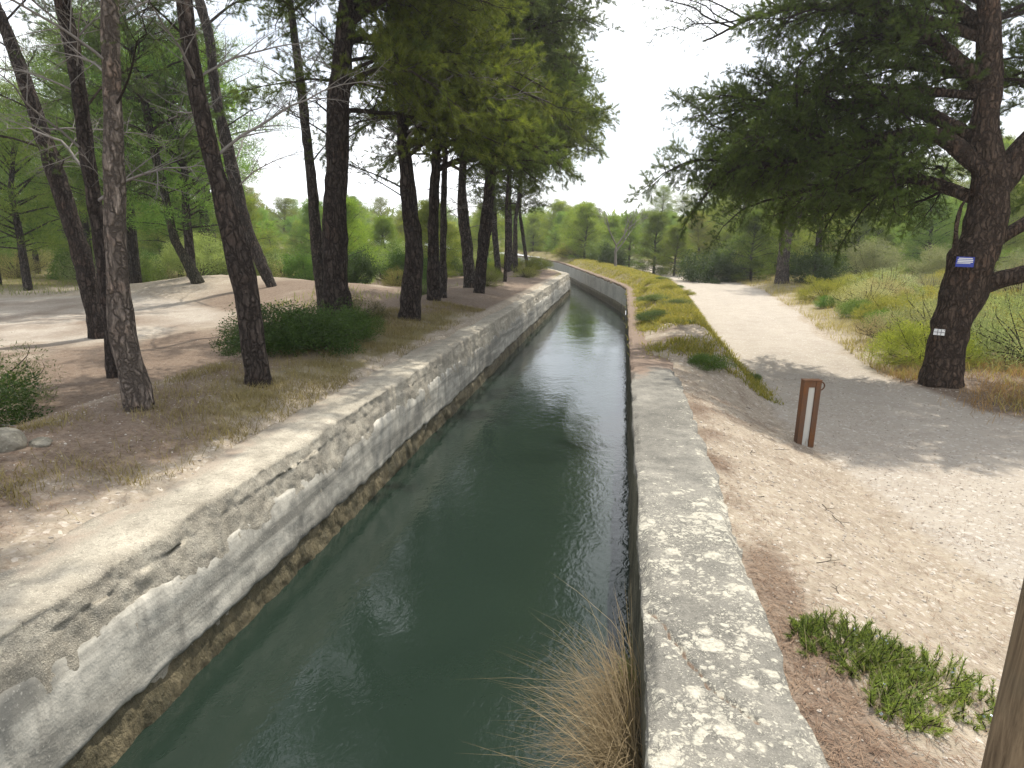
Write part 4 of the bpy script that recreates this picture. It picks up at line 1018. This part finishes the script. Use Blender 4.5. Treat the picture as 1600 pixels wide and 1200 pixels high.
put('broom', -3.4, 49.5, 1.35, 'pale yellow green bush behind the bend of the canal', 'shrub', tint=(1.3, 1.2, 1.1), sz=1.0)
put('oak', -0.5, 38.5, 0.8, 'dark bush behind the bare pale tree', 'shrub', tint=(0.55, 0.6, 0.5))
put('young0', 1.9, 44.0, 0.85, 'bright green bushy young pine past the bend of the canal', 'tree', name='young_pine_tree', tint=(1.5, 1.5, 0.9))
put('young1', 3.0, 42.0, 0.80, 'yellowish bushy young pine next to the dark rounded bush', 'tree', name='young_pine_tree', tint=(1.7, 1.6, 0.9))
put('young1', 6.4, 36.2, 0.95, 'thin pale young pine at the grassy edge of the path', 'tree', name='young_pine_tree', tint=(1.5, 1.55, 1.1))
put('olive', 11.2, 33.5, 1.15, 'pale grey olive bush in the scrub behind the big pine', 'shrub', tint=(1.25, 1.3, 1.35), name='olive_bush')
put('olive', 13.6, 33.0, 1.0, 'grey olive bush at the far side of the scrub meadow', 'shrub', tint=(1.25, 1.3, 1.3), name='olive_bush')
put('olive', 14.5, 27.5, 1.0, 'silvery olive bush between the boughs of the big pine', 'shrub', tint=(1.2, 1.3, 1.3), name='olive_bush')
put('oak', 8.6, 32.8, 1.2, 'dark green bush hugging the grey forked pine', 'shrub', tint=(0.75, 0.85, 0.6))

for n_ in range(13):
    y_ = 11.3 + 12.2 * (n_ + random.random()) / 13; e_ = random.uniform(0.25, 1.5)
    put(random.choice(['broom', 'mastic1', 'broom']), float(x_right(y_)) + e_, y_, random.uniform(0.16, 0.34), 'low yellow green cushion on the overgrown bank between canal and path', 'shrub', 'cushions on the overgrown bank', 'cushion_plant', (1.25, 1.15, 0.75), sz=random.uniform(0.35, 0.6))

# bare pale tree past the bend
def bare_tree(seed, h):
    rg = np.random.default_rng(seed); g = Geo()
    def rec(p, d, L, r, lev):
        q = [p]; dd = d.copy()
        for i in range(4):
            dd = unit(dd + rg.normal(size=3) * 0.10 + np.array([0, 0, 0.06])); q.append(q[-1] + dd * L / 4)
        g.add(*tube(np.array(q), np.linspace(r, r * 0.55, 5), 5 if lev < 2 else 3))
        if lev < 4:
            for i in range(3 if lev < 3 else 4):
                a = rg.uniform(0, 6.28); s = rg.uniform(0.35, 0.75)
                nd = unit(dd + s * unit(np.cross(dd, [math.cos(a), math.sin(a), 0.3])))
                rec(q[-1 - (i % 2)], nd, L * rg.uniform(0.55, 0.8), r * 0.52, lev + 1)
    rec(np.array([0, 0, -0.2]), np.array([0.02, 0, 1.0]), h * 0.36, 0.085, 0)
    return g
t = empty('bare_tree', (-0.35, 34.2, ground_at(-0.35, 34.2)), 'bare pale leafless tree past the bend of the canal', 'tree')
link('trunk', bare_tree(5, 3.4).mesh('trunk', True), MAT['dead'], t)

# ------------------------------------------------------------------ scrub meadow beyond the path and thickets on the left: copies, grouped
def free(x, y, m=0.8):
    if abs(x - float(path_mid(y))) < float(path_half(y)) + m: return False
    if float(x_left(y)) - (5.5 if y < 36 else 1.2) < x < float(x_right(y)) + 1.2: return False
    if y < 44 and float(x_left(y)) < x < float(path_mid(y)): return False
    if math.hypot((x + 17) / 8.0, (y - 14) / 4.6) < 1.15: return False
    if math.hypot(x - 4.7, y - 10.5) < 0.8: return False
    return True
placed = []
def scatter(n, xr, yr, gap, fn, ok=None, tries=60):
    got = 0
    for _ in range(n * tries):
        if got >= n: break
        x, y = random.uniform(*xr), random.uniform(*yr)
        if not free(x, y) or (ok and not ok(x, y)): continue
        if any((x - a) ** 2 + (y - b_) ** 2 < (0.5 * (gap + g_)) ** 2 for a, b_, g_ in placed): continue
        placed.append((x, y, gap)); fn(x, y); got += 1
SHAPE = {'young0': 'pointed', 'young1': 'rounded', 'pine0': 'open crowned', 'pine1': 'low crowned', 'pine2': 'bare stemmed', 'broom': 'feathery', 'grey0': 'upright', 'grey1': 'spreading', 'mastic0': 'domed', 'mastic1': 'flattish', 'oak': 'dense', 'olive': 'airy'}
def putr(kinds, x, y, s0, s1, base, cat, group, name, tint, **kw):
    k = random.choice(kinds); u = random.random(); s = s0 + (s1 - s0) * u
    size = 'small ' if u < 0.33 else ('' if u < 0.67 else 'large ')
    return put(k, x, y, s, size + SHAPE[k] + ' ' + base, cat, group, name, tint, **kw)
random.seed(21)
j = lambda a, k=0.15: tuple(v * random.uniform(1 - k, 1 + k) for v in a)
in_view = lambda x, y: -0.98 * y - 2 < x < 0.62 * y + 3
scatter(26, (4.8, 16), (10.6, 30), 1.0, lambda x, y: putr(['broom'], x, y, 0.55, 1.0, 'bright yellow green broom bush in the scrub meadow beyond the path', 'shrub', 'broom bushes in the scrub meadow', 'broom_bush', j((1.45, 1.45, 1.05)), sz=random.uniform(0.7, 1.0)), in_view)
scatter(30, (4.6, 15), (9.8, 26), 0.9, lambda x, y: putr(['grey0', 'grey1'], x, y, 0.6, 1.1, 'grey twiggy bush in the scrub meadow beyond the path', 'shrub', 'grey bushes in the scrub meadow', 'grey_bush', j((1.6, 1.5, 1.45))), in_view)
scatter(12, (4.7, 13), (10.5, 22), 0.9, lambda x, y: putr(['mastic0', 'mastic1'], x, y, 0.3, 0.55, 'low leafy green bush in the scrub meadow beyond the path', 'shrub', 'leafy bushes in the scrub meadow', 'leafy_bush', j((1.5, 1.6, 0.85))), in_view)
scatter(26, (-40, -9), (20, 46), 1.5, lambda x, y: putr(['grey0', 'grey1', 'olive'], x, y, 0.8, 1.5, 'grey green bush in the thicket behind the gravel clearing', 'shrub', 'grey bushes behind the clearing', 'grey_bush', j((1.5, 1.6, 1.4))), in_view)
scatter(20, (-40, -9), (20, 46), 1.6, lambda x, y: putr(['mastic0', 'oak'], x, y, 0.8, 1.4, 'dark leafy bush in the thicket behind the gravel clearing', 'shrub', 'leafy bushes behind the clearing', 'leafy_bush', j((1.4, 1.5, 0.9))), in_view)
scatter(34, (-45, -9), (24, 56), 1.8, lambda x, y: putr(['young0', 'young1'], x, y, 0.7, 1.1, 'light green young pine in the thicket behind the gravel clearing', 'tree', 'young pines behind the clearing', 'young_pine_tree', j((2.2, 2.15, 1.6))), in_view)
scatter(20, (-42, -14), (21, 44), 2.8, lambda x, y: putr(['pine0', 'pine1', 'pine2'], x, y, 0.85, 1.25, 'tall grey green pine in the thicket behind the gravel clearing', 'tree', 'tall pines behind the clearing', 'pine_tree', j((1.8, 1.85, 1.6))), lambda x, y: in_view(x, y) and x < -0.62 * y)
scatter(60, (7.5, 42), (34, 66), 1.9, lambda x, y: putr(['young0', 'young1', 'pine0', 'pine1'], x, y, 0.85, 1.3, 'light green pine in the woodland beyond the scrub meadow', 'tree', 'pines beyond the scrub meadow', 'pine_tree', j((2.1, 2.05, 1.5))), in_view)
scatter(46, (-11, 9), (47, 80), 1.9, lambda x, y: putr(['young0', 'young1', 'young0'], x, y, 0.75, 1.05, 'green pine in the woodland straight past the bend of the canal', 'tree', 'pines past the bend', 'pine_tree', j((2.1, 2.05, 1.5))), in_view)
scatter(120, (-90, 70), (56, 125), 3.0, lambda x, y: putr(['pine0', 'pine1', 'pine2', 'young0'], x, y, 0.62, 0.95, 'distant pine on the wooded skyline', 'tree', 'distant pines on the skyline', 'pine_tree', j((1.8, 1.75, 1.1))), in_view)
scatter(16, (-12, -5.6), (22, 42), 1.3, lambda x, y: putr(['grey0', 'mastic1', 'broom'], x, y, 0.5, 0.8, 'low bush under the row of pines near the bend', 'shrub', 'bushes under the pine row', 'low_bush', j((1.0, 1.1, 0.75))), in_view)
for n_, (x, y, k_, s_) in enumerate(((-4.15, 20.6, 'grey0', .5), (-5.2, 17.5, 'grey1', .55), (-4.6, 23.8, 'broom', .5), (-3.75, 26.5, 'grey1', .55), (-4.2, 30.0, 'broom', .6), (-4.0, 33.0, 'broom', .6))):
    put(k_, x, y, s_, 'bush growing on the bank among the pine trunks', 'shrub', 'bushes on the pine bank', 'bank_bush', j((1.0, 1.05, 0.7)))

scatter(40, (-10, 30), (40, 62), 1.2, lambda x, y: putr(['broom', 'grey0', 'oak', 'mastic0'], x, y, 0.7, 1.2, 'bush at the edge of the woodland past the meadow and the bend', 'shrub', 'bushes at the woodland edge', 'woodland_bush', j((1.8, 1.75, 1.4))), in_view)
for n_, (x, y, s_) in enumerate(((-17.5, 22.5, 1.25), (-21.5, 25.0, 1.35), (-19.5, 30.0, 1.35))):
    put('pine%d' % (n_ % 3), x, y, s_, 'tall grey green pine in the thicket behind the gravel clearing', 'tree', 'tall pines behind the clearing', 'pine_tree', j((1.8, 1.85, 1.6)))
# beyond what can be told apart: one mass of crowns on the rising ground
rg = np.random.default_rng(41); N = 2600
ang = rg.uniform(-1.05, 0.75, N); r_ = 118 + 200 * rg.random(N) ** 1.4
cx, cy = r_ * np.sin(ang), r_ * np.cos(ang); k_ = 34
hz = rg.uniform(3.0, 5.5, N)
C0 = np.repeat(np.stack([cx, cy, H(cx, cy) + hz * 0.5], -1), k_, 0); sc_ = np.repeat(hz, k_)[:, None]
u3 = unit(rg.normal(size=(N * k_, 3))); p_ = C0 + u3 * np.array([0.32, 0.32, 0.5]) * sc_ * rg.random((N * k_, 1)) ** 0.4
ax = unit(u3 + rg.normal(size=(N * k_, 3)) * 0.7 + np.array([0, 0, 0.5])); sd = unit(np.cross(ax, rg.normal(size=(N * k_, 3)))) * 0.30
V = np.stack([p_ - sd, p_ + sd, p_ + ax * 1.1], 1).reshape(-1, 3)
o = link('far_woodland', mk_mesh('far_woodland', V, np.arange(len(V)).reshape(-1, 3)), MAT['needle']); o.color = (1.9, 1.9, 1.5, 1)
stuff(o, 'far pine woodland closing the horizon', 'woodland')
# ------------------------------------------------------------------ small built things
def rust_mat(name, base, rust, amt):
    b = NB(name); co = b.coord('Object'); cs = b.coord('Object', (1, 1, 0.35))
    n1 = b.noise(cs, 9.0, 6, 0.7); n2 = b.noise(co, 60.0, 4, 0.7)
    c = b.mix(b.ramp(n1, [(amt - 0.10, 0.0), (amt + 0.10, 1.0)]), base, b.mix(n2, rust, tuple(x * 0.35 for x in rust)))
    return b.out(b.pbr(c, 0.85, b.bump(n2, 0.5, 0.006), 0.25))
M_RUST = rust_mat('rusty_steel', (0.105, 0.058, 0.035), (0.21, 0.085, 0.028), 0.55)
M_WEB = rust_mat('peeling_white_paint', (0.46, 0.45, 0.41), (0.24, 0.13, 0.06), 0.66)
# rusty channel post by the path
px_, py_ = 1.95, 7.35; gz = ground_at(px_, py_)
t = empty('gate_post', (px_, py_, gz), 'short rusty steel channel post with a white painted web beside the path', 'post')
t.rotation_euler = (math.radians(1.0), math.radians(1.5), math.radians(14))
def part(name, boxes, mat, parent):
    g = Geo()
    for c_, s_ in boxes: box_geo(g, c_, s_)
    me = g.mesh(name); o = link(name, me, mat, parent)
    bv = o.modifiers.new('bevel', 'BEVEL'); bv.width = 0.003; bv.segments = 2
    return o
PH = 0.70
part('web', [((0, -0.035, PH / 2 - 0.15), (0.078, 0.008, PH + 0.30 - 0.09))], M_WEB, t)
part('flange', [((-0.066, -0.02, PH / 2 - 0.15), (0.057, 0.075, PH + 0.30))], M_RUST, t)
part('flange', [((0.066, -0.02, PH / 2 - 0.15), (0.057, 0.075, PH + 0.30))], M_RUST, t)
part('cap_plate', [((0, -0.02, PH + 0.005), (0.196, 0.084, 0.010))], M_RUST, t)
part('top_gusset', [((0, -0.022, PH - 0.035), (0.075, 0.060, 0.070))], M_RUST, t)
a = np.linspace(-math.pi / 2, math.pi / 2, 15)
RP = np.stack([0.094 + 0.052 * np.cos(a) * 1.15, np.full(15, -0.01), PH - 0.062 + 0.048 * np.sin(a)], -1)
RP = np.concatenate([[[0.085, -0.01, RP[0, 2]]], RP, [[0.085, -0.01, RP[-1, 2]]]])
g = Geo(); g.add(*tube(RP, np.full(len(RP), 0.0075), 8)); link('ring', g.mesh('ring', True), M_RUST, t)

# wooden bridge post
b = NB('weathered_wood'); cs = b.coord('Object', (14, 14, 0.8)); co = b.coord('Object')
n1 = b.noise(cs, 3.0, 6, 0.7, 0.6); n2 = b.noise(co, 4.0, 4)
c = b.mix(b.ramp(n1, [(0.32, 0.0), (0.66, 1.0)]), (0.045, 0.03, 0.018), (0.21, 0.155, 0.095))
c = b.mix(b.ramp(n2, [(0.5, 0.0), (0.7, 0.4)]), c, (0.10, 0.09, 0.06))
M_WOOD = b.out(b.pbr(c, 0.85, b.bump(n1, 0.7, 0.008), 0.2))
t = empty('railing_post', (1.100, 1.84, ground_at(1.100, 1.84)), 'brown weathered wooden post at the edge of the bridge', 'post')
t.rotation_euler = (0, math.radians(2.2), math.radians(-32))
rg = np.random.default_rng(3); k = 24; hs = np.linspace(-0.3, 1.15, 40); th = np.arange(k) / k * 2 * np.pi
rad = 0.058 / np.maximum(np.abs(np.cos(th)), np.abs(np.sin(th))) ** 0.55
V = []
for h_ in hs:
    rr = rad * (1 + 0.02 * fbm(th * 6, np.full(k, h_ * 0.6), 3, 5) + 0.03 * (rg.random(k) - 0.5) * 0)
    V.append(np.stack([np.cos(th) * rr, np.sin(th) * rr, np.full(k, h_)], -1))
V = np.concatenate(V + [np.array([[0, 0, 1.17]])])
i = np.arange(len(hs) - 1)[:, None] * k; jj = np.arange(k)[None, :]
Q = np.stack([i + jj, i + (jj + 1) % k, i + k + (jj + 1) % k, i + k + jj], -1).reshape(-1, 4)
bb = (len(hs) - 1) * k
T = np.stack([bb + np.arange(k), bb + (np.arange(k) + 1) % k, np.full(k, len(V) - 1)], -1)
link('post_shaft', mk_mesh('post_shaft', V, T, Q, True), M_WOOD, t)

# plates on the big pine: fixed to the bark on the side that faces the path
def flat(name, col, rough=0.5):
    b = NB(name); n = b.noise(b.coord('Object'), 30, 4)
    return b.out(b.pbr(b.mix(n, tuple(x * 0.8 for x in col), col), rough, None, 0.4))
M_BLUE, M_WHITE, M_GREY = flat('blue_enamel', (0.025, 0.045, 0.30)), flat('white_enamel', (0.72, 0.72, 0.70)), flat('grey_print', (0.16, 0.16, 0.16))
def plate(name, loc, rz, tilt, w_, h_, mat, lines, lmat, label):
    t = empty(name, loc, label, 'sign'); t.rotation_euler = (0, tilt, rz)
    part('panel', [((0, 0, 0), (w_, 0.006, h_))], mat, t)
    for (cx, cz, lw_, lh_) in lines:
        part('printed_line', [((cx, -0.004, cz), (lw_, 0.003, lh_))], lmat, t).modifiers.clear()
    for sx in (-1, 1): part('nail', [((sx * w_ * 0.44, -0.004, h_ * 0.36), (0.008, 0.006, 0.008))], M_RUST, t)
    return t
plate('trail_sign', (4.52, 10.09, 1.29), math.radians(6), math.radians(2), 0.24, 0.135, M_BLUE,
      [(0.0, 0.047, 0.18, 0.012), (0.0, 0.024, 0.20, 0.014), (0.0, 0.001, 0.20, 0.014), (-0.02, -0.018, 0.18, 0.008)], M_WHITE,
      'small blue plate with white lines of writing nailed to the big pine')
plate('trail_marker', (4.33, 10.12, 0.335), math.radians(-14), 0.05, 0.135, 0.085, M_WHITE,
      [(0.0, 0.0, 0.13, 0.008), (-0.02, 0.0, 0.008, 0.08), (0.022, 0.0, 0.008, 0.08)], M_GREY,
      'small white plate with grey lines low on the big pine')

# boulder and stones
def rock_mesh(seed, sub=3, amp=0.45):
    import bmesh
    bm = bmesh.new(); bmesh.ops.create_icosphere(bm, subdivisions=sub, radius=1.0)
    V = np.array([v.co[:] for v in bm.verts]); F = np.array([[v.index for v in f.verts] for f in bm.faces]); bm.free()
    rg = np.random.default_rng(seed); D = unit(rg.normal(size=(9, 3))); h = rg.uniform(0.55, 0.95, 9)
    for d, hh in zip(D, h):
        s = V @ d; V = V - np.maximum(s - hh, 0)[:, None] * d
    V = V * (1 + amp * 0.3 * fbm(V[:, 0] * 2 + seed, V[:, 1] * 2 + V[:, 2] * 2, 3, seed))[:, None]
    return V, F
V, F = rock_mesh(4, 4)
o = link('boulder', mk_mesh('boulder', V * np.array([0.15, 0.14, 0.12]), F, None, True), MAT['boulder'], loc=(-4.30, 3.98, ground_at(-4.30, 3.98) + 0.045))
tag(o, 'pale lichen covered boulder at the end of the left bank', 'rock')
V, F = rock_mesh(9, 4)
o = link('boulder', mk_mesh('boulder', V * np.array([0.09, 0.07, 0.05]), F, None, True), MAT['boulder'], loc=(-4.12, 4.12, ground_at(-4.12, 4.12) + 0.015))
tag(o, 'smaller low stone lying right next to the pale boulder', 'rock')

# rosemary by the wall: upright stems crowded with narrow leaves, a few pale blue flowers
rg = np.random.default_rng(77)
def rosemary(cx, cy, rx, ry, n, label, gate=-0.2):
    W = Geo(); A = []; D = []; FL = Geo(); z0 = ground_at(cx, cy)
    for i in range(n):
        a = rg.uniform(0, 6.28); r = math.sqrt(rg.random())
        x, y = cx + rx * r * math.cos(a), cy + ry * r * math.sin(a)
        if float(fbm(x * 5, y * 5, 2, 8)) < gate: continue
        z = ground_at(x, y); h_ = rg.uniform(0.05, 0.17) * (1.1 - 0.5 * r)
        d = unit(np.array([rg.normal() * 0.7 + 0.4 * math.cos(a) * r, rg.normal() * 0.7 + 0.4 * math.sin(a) * r, 1.0]))
        p = np.array([x - cx, y - cy, z - z0 - 0.01]); e = p + d * h_
        W.add(*tube(np.stack([p, (p + e) / 2 + rg.normal(size=3) * 0.008, e]), np.array([0.003, 0.0022, 0.0014]), 3, False))
        for u in np.linspace(0.25, 1, 6): A.append(p + d * h_ * u); D.append(d)
        if rg.random() < 0.045:
            for q in range(3):
                c_ = e - d * rg.uniform(0.01, 0.05) + rg.normal(size=3) * 0.008
                sd = unit(rg.normal(size=3)) * 0.007; s2 = unit(np.cross(sd, rg.normal(size=3))) * 0.007
                FL.add([c_ - sd, c_ + s2, c_ + sd, c_ - s2], None, [[0, 1, 2, 3]])
    t = empty('rosemary_bush', (cx, cy, z0), label, 'shrub')
    W_ = W.mesh('stems', True); link('stems', W_, MAT['twig'], t)
    V, T = needles_on(rg, np.array(A), np.array(D), 0.027, 0.0042, 9, 0.9, 0.03)
    o = link('foliage', mk_mesh('foliage', V, T), MAT['leaf'], t); o.color = (2.5, 2.2, 1.7, 1)
    PD = np.stack([rg.uniform(-rx, rx, 90), rg.uniform(-ry, ry, 90)], -1)
    PD = np.concatenate([PD, (H(PD[:, 0] + cx, PD[:, 1] + cy) - z0 - 0.01)[:, None]], 1)
    VD, TD = blades(rg, PD, 0.10, 0.0026, 0.9, 0.5)
    link('dry_stems', mk_mesh('dry_stems', VD, TD), MAT['straw'], t)
    if FL.n: link('flowers', FL.mesh('flowers'), flat('pale_blue_petals', (0.55, 0.60, 0.78)), t)
rosemary(1.05, 2.80, 0.28, 0.22, 270, 'sprawling green rosemary bush with pale flowers behind the canal wall', -0.5)
rosemary(1.38, 2.74, 0.26, 0.22, 130, 'thinner rosemary patch next to the sprawling rosemary bush', -0.35)
rosemary(1.10, 2.46, 0.13, 0.10, 70, 'small rosemary clump nearest the wooden post', -9)

# dry tussock hanging from the wall face over the water
rg = np.random.default_rng(5)
P = np.stack([rg.normal(size=1700) * 0.05 - 0.03, rg.uniform(-0.50, 0.22, 1700), rg.normal(size=1700) * 0.10], -1)
dirs = np.stack([np.full(1700, -0.7), rg.normal(size=1700) * 1.2, np.zeros(1700)], -1)
V, T = blades(rg, P, 0.20, 0.0028, 0.9, 1.4, dirs)
P2 = np.stack([np.full(90, 0.0), rg.uniform(-0.4, 0.25, 90), rg.normal(size=90) * 0.06], -1)
V2, T2 = blades(rg, P2, 0.44, 0.0026, 0.7, 0.35, dirs[:90])
t = empty('grass_tussock', (0.115, 2.72, -0.60), 'dry straw grass tussock growing from the canal wall over the water', 'grass')
o = link('blades', mk_mesh('blades', V, T), MAT['straw'], t); o.color = (0.75, 0.70, 0.66, 1)
o = link('seed_stalks', mk_mesh('seed_stalks', V2, T2), MAT['straw'], t); o.color = (0.95, 0.9, 0.85, 1)
gr = Geo(); P3 = np.stack([rg.normal(size=90) * 0.02, rg.normal(size=90) * 0.06 + 0.30, rg.normal(size=90) * 0.03 + 0.02], -1)
V3, T3 = blades(rg, P3, 0.16, 0.004, 0.4, 0.5, dirs[:90])
link('green_blades', mk_mesh('green_blades', V3, T3), MAT['green_grass'], t)

# ------------------------------------------------------------------ grass, ground cover, fallen needles, pebbles
def on_ground(x, y, dz=0.0): return np.stack([x, y, H(x, y) + dz], -1)
rg = np.random.default_rng(9)
n = 60000
y = 3.2 + 11.5 * rg.random(n) ** 1.1; d = rg.uniform(0.45, 2.3, n); x = x_left(y) - d
w = fbm(x * 1.3, y * 1.3, 4, 31) + 0.22 * rg.normal(size=n) > 0.02 + 0.30 * np.abs(d - 1.1) - 0.15 * sstep(4, 6, y)
P = on_ground(x[w], y[w], -0.01)
V, T = blades(rg, P, 0.085, 0.0045, 0.5, 0.6)
o = link('dry_grass', mk_mesh('dry_grass', V, T), MAT['straw']); o.color = (0.85, 0.85, 0.62, 1)
stuff(o, 'short dry olive grass along the top of the left bank', 'grass')
n = 14000
y = 9.3 + 37 * rg.random(n) ** 1.5; e = 0.08 + rg.random(n) * (1.9 + 0.16 * np.maximum(y - 22, 0)); x = x_right(y) + e
w = (fbm(x * 1.1, y * 0.8, 4, 33) + 0.55 * sstep(11.5, 14.0, y) + 0.35 * sstep(0.5, 1.0, e) + 0.2 * rg.normal(size=n) > 0.38) & (x < path_mid(y) - path_half(y) + 0.05)
P = on_ground(x[w], y[w], -0.01); m = len(P)
rep = 7; P = np.repeat(P, rep, 0) + np.concatenate([rg.normal(size=(m * rep, 2)) * 0.06, np.zeros((m * rep, 1))], 1); P[:, 2] = H(P[:, 0], P[:, 1]) - 0.005
V, T = blades(rg, P, 0.085, 0.011, 0.5, 0.6)
o = link('ground_cover', mk_mesh('ground_cover', V, T), MAT['green_grass']); o.color = (1.30, 1.12, 0.85, 1)
stuff(o, 'yellow green plants carpeting the bank between the canal and the path', 'ground cover')
n = 60000
y = 8.8 + 38 * rg.random(n) ** 1.6; x = path_mid(y) + path_half(y) + 0.15 + 14 * rg.random(n) ** 1.4
w = (fbm(x * 0.9, y * 0.9, 4, 35) + 0.25 * rg.normal(size=n) > -0.10) & (np.hypot(x - 4.7, y - 10.4) > 0.6)
P = on_ground(x[w], y[w], -0.01)
V, T = blades(rg, P, 0.19, 0.008, 0.5, 0.5)
o = link('meadow_grass', mk_mesh('meadow_grass', V, T), MAT['straw']); o.color = (1.2, 1.25, 0.7, 1)
stuff(o, 'dry and green grass between the bushes beyond the path', 'grass')
n = 14000
y = 8.6 + 3.8 * rg.random(n); x = 4.2 + 3.8 * rg.random(n)
w = (np.hypot(x - 4.7, y - 10.4) > 0.36) & (fbm(x * 1.6, y * 1.6, 3, 36) + 0.25 * rg.normal(size=n) > -0.10 + 0.9 * np.maximum(5.0 + 0.5 * (10.2 - y) - x, 0))
P = on_ground(x[w], y[w], -0.01)
V, T = blades(rg, P, 0.17, 0.006, 0.6, 0.6)
o = link('dead_grass', mk_mesh('dead_grass', V, T), MAT['straw']); o.color = (1.1, 0.85, 0.6, 1)
stuff(o, 'orange brown dead grass around the foot of the big pine', 'grass')
n = 30000
y = 16 + 45 * rg.random(n) ** 1.3; x = -6.0 - 34 * rg.random(n)
w = (fbm(x * 0.4, y * 0.4, 4, 37) > -0.05) & (np.hypot((x + 17) / 8.0, (y - 14) / 4.6) > 1.12) & (np.hypot((x + 12.5) / 5.0, (y - 20.5) / 4.0) > 1.0) & (np.abs(x + 12.5 + 0.1 * (y - 30)) > 1.6)
P = on_ground(x[w], y[w], -0.01)
V, T = blades(rg, P, 0.22, 0.014, 0.5, 0.5)
o = link('thicket_grass', mk_mesh('thicket_grass', V, T), MAT['green_grass']); o.color = (0.85, 0.9, 0.8, 1)
stuff(o, 'green grass growing between the bushes behind the clearing', 'grass')

# fallen pine needles
n = 120000
xa = np.concatenate([rg.uniform(-9, -2.75, n // 2), rg.uniform(0.62, 3.4, n // 2)]); ya = np.concatenate([2.4 + 10 * rg.random(n // 2), 1.7 + 8 * rg.random(n // 2) ** 1.3])
cw = cover_weights(xa, ya)[0]
keep = rg.random(n) < np.clip(cw[:, 0] * 1.1 + 0.14, 0, 1)
xa, ya = xa[keep], ya[keep]; m = len(xa)
a = rg.uniform(0, 6.28, m); L = rg.uniform(0.04, 0.09, m)
p0 = on_ground(xa - np.cos(a) * L / 2, ya - np.sin(a) * L / 2, 0.004) + np.array([0, 0, 1]) * rg.random((m, 1)) * 0.010
p1 = on_ground(xa + np.cos(a) * L / 2, ya + np.sin(a) * L / 2, 0.004) + np.array([0, 0, 1]) * rg.random((m, 1)) * 0.014
sd = np.stack([-np.sin(a), np.cos(a), np.zeros(m)], -1) * 0.0016
V = np.stack([p0 - sd, p0 + sd, p1], 1).reshape(-1, 3)
o = link('fallen_needles', mk_mesh('fallen_needles', V, np.arange(m * 3).reshape(-1, 3)), MAT['fallen_needle'])
stuff(o, 'reddish fallen pine needles strewn over both banks', 'pine needles')
# pebbles
V1, F1 = rock_mesh(2, 1); n = 15000
xa = np.concatenate([rg.uniform(0.75, 5.5, 11000), rg.uniform(-6.5, -2.85, 3000), rg.uniform(-14, -6, 1000)])
ya = np.concatenate([1.8 + 9.5 * rg.random(11000) ** 1.2, 2.4 + 6 * rg.random(3000), 6 + 10 * rg.random(1000)])
s = 0.004 + 0.011 * rg.random(n) ** 3
s[:40] *= 1.8
sc3 = s[:, None] * rg.uniform(0.6, 1.3, (n, 3)) * np.array([1, 1, 0.65])
a = rg.uniform(0, 6.28, n); ca, sa = np.cos(a), np.sin(a)
VV = V1[None] * sc3[:, None, :]
VV = np.stack([VV[..., 0] * ca[:, None] - VV[..., 1] * sa[:, None], VV[..., 0] * sa[:, None] + VV[..., 1] * ca[:, None], VV[..., 2]], -1)
VV = VV + on_ground(xa, ya, 0.001)[:, None, :]
FF = (F1[None] + (np.arange(n) * len(V1))[:, None, None]).reshape(-1, 3)
o = link('pebbles', mk_mesh('pebbles', VV.reshape(-1, 3), FF, None, False), MAT['stone'])
stuff(o, 'small pale stones scattered over the slope and the path', 'pebbles')

# fallen twigs and cones on the ground
def twig_mesh(seed):
    rg = np.random.default_rng(seed); g = Geo(); L = 0.30
    P = np.stack([np.linspace(0, L, 6), np.cumsum(rg.normal(size=6) * 0.012), np.abs(rg.normal(size=6)) * 0.008 + 0.004], -1)
    g.add(*tube(P, np.linspace(0.0048, 0.0022, 6), 5))
    for i in (2, 3):
        d = unit(np.array([0.7, rg.choice([-1, 1]) * 0.7, 0.15])); q = np.stack([P[i], P[i] + d * 0.05, P[i] + d * 0.10 + rg.normal(size=3) * 0.006])
        g.add(*tube(q, np.array([0.003, 0.0024, 0.0016]), 4))
    me = g.mesh('twig', True); me.materials.append(MAT['dead'] if seed % 2 else MAT['twig']); return me
TW = [twig_mesh(s_) for s_ in range(4)]
rg = np.random.default_rng(15)
for i in range(30):
    if i % 2: y_ = 2.9 + 6.5 * rg.random(); x_ = -2.9 - 2.6 * rg.random()
    else: y_ = 1.9 + 7.0 * rg.random(); x_ = 0.85 + 0.7 * rg.random()
    o = link('twig', TW[i % 4], None, None, (x_, y_, ground_at(x_, y_) + 0.003)); o.rotation_euler = (0, 0, rg.uniform(0, 6.28)); s_ = rg.uniform(0.3, 0.65); o.scale = (s_, s_, s_); o.color = (1, 1, 1, 1)
    tag(o, 'fallen dry pine twig lying on the ground ' + ('of the pine bank' if i % 2 else 'of the stony slope behind the broad wall'), 'twig', 'fallen twigs on the ' + ('pine bank' if i % 2 else 'stony slope'))

# ------------------------------------------------------------------ the air
g = Geo(); box_geo(g, (0, 0, 6.5), (1060, 1060, 23.0))
hz_m = bpy.data.materials.new('air'); hz_m.use_nodes = True
hn = hz_m.node_tree.nodes; hn.clear()
ho = hn.new('ShaderNodeOutputMaterial'); hv = hn.new('ShaderNodeVolumePrincipled')
hv.inputs['Color'].default_value = (0.96, 0.97, 1.0, 1); hv.inputs['Density'].default_value = 0.0009; hv.inputs['Anisotropy'].default_value = 0.45
hz_m.node_tree.links.new(hv.outputs[0], ho.inputs['Volume'])
o = link('haze', g.mesh('haze'), hz_m); stuff(o, 'thin bright haze over the whole valley', 'haze')
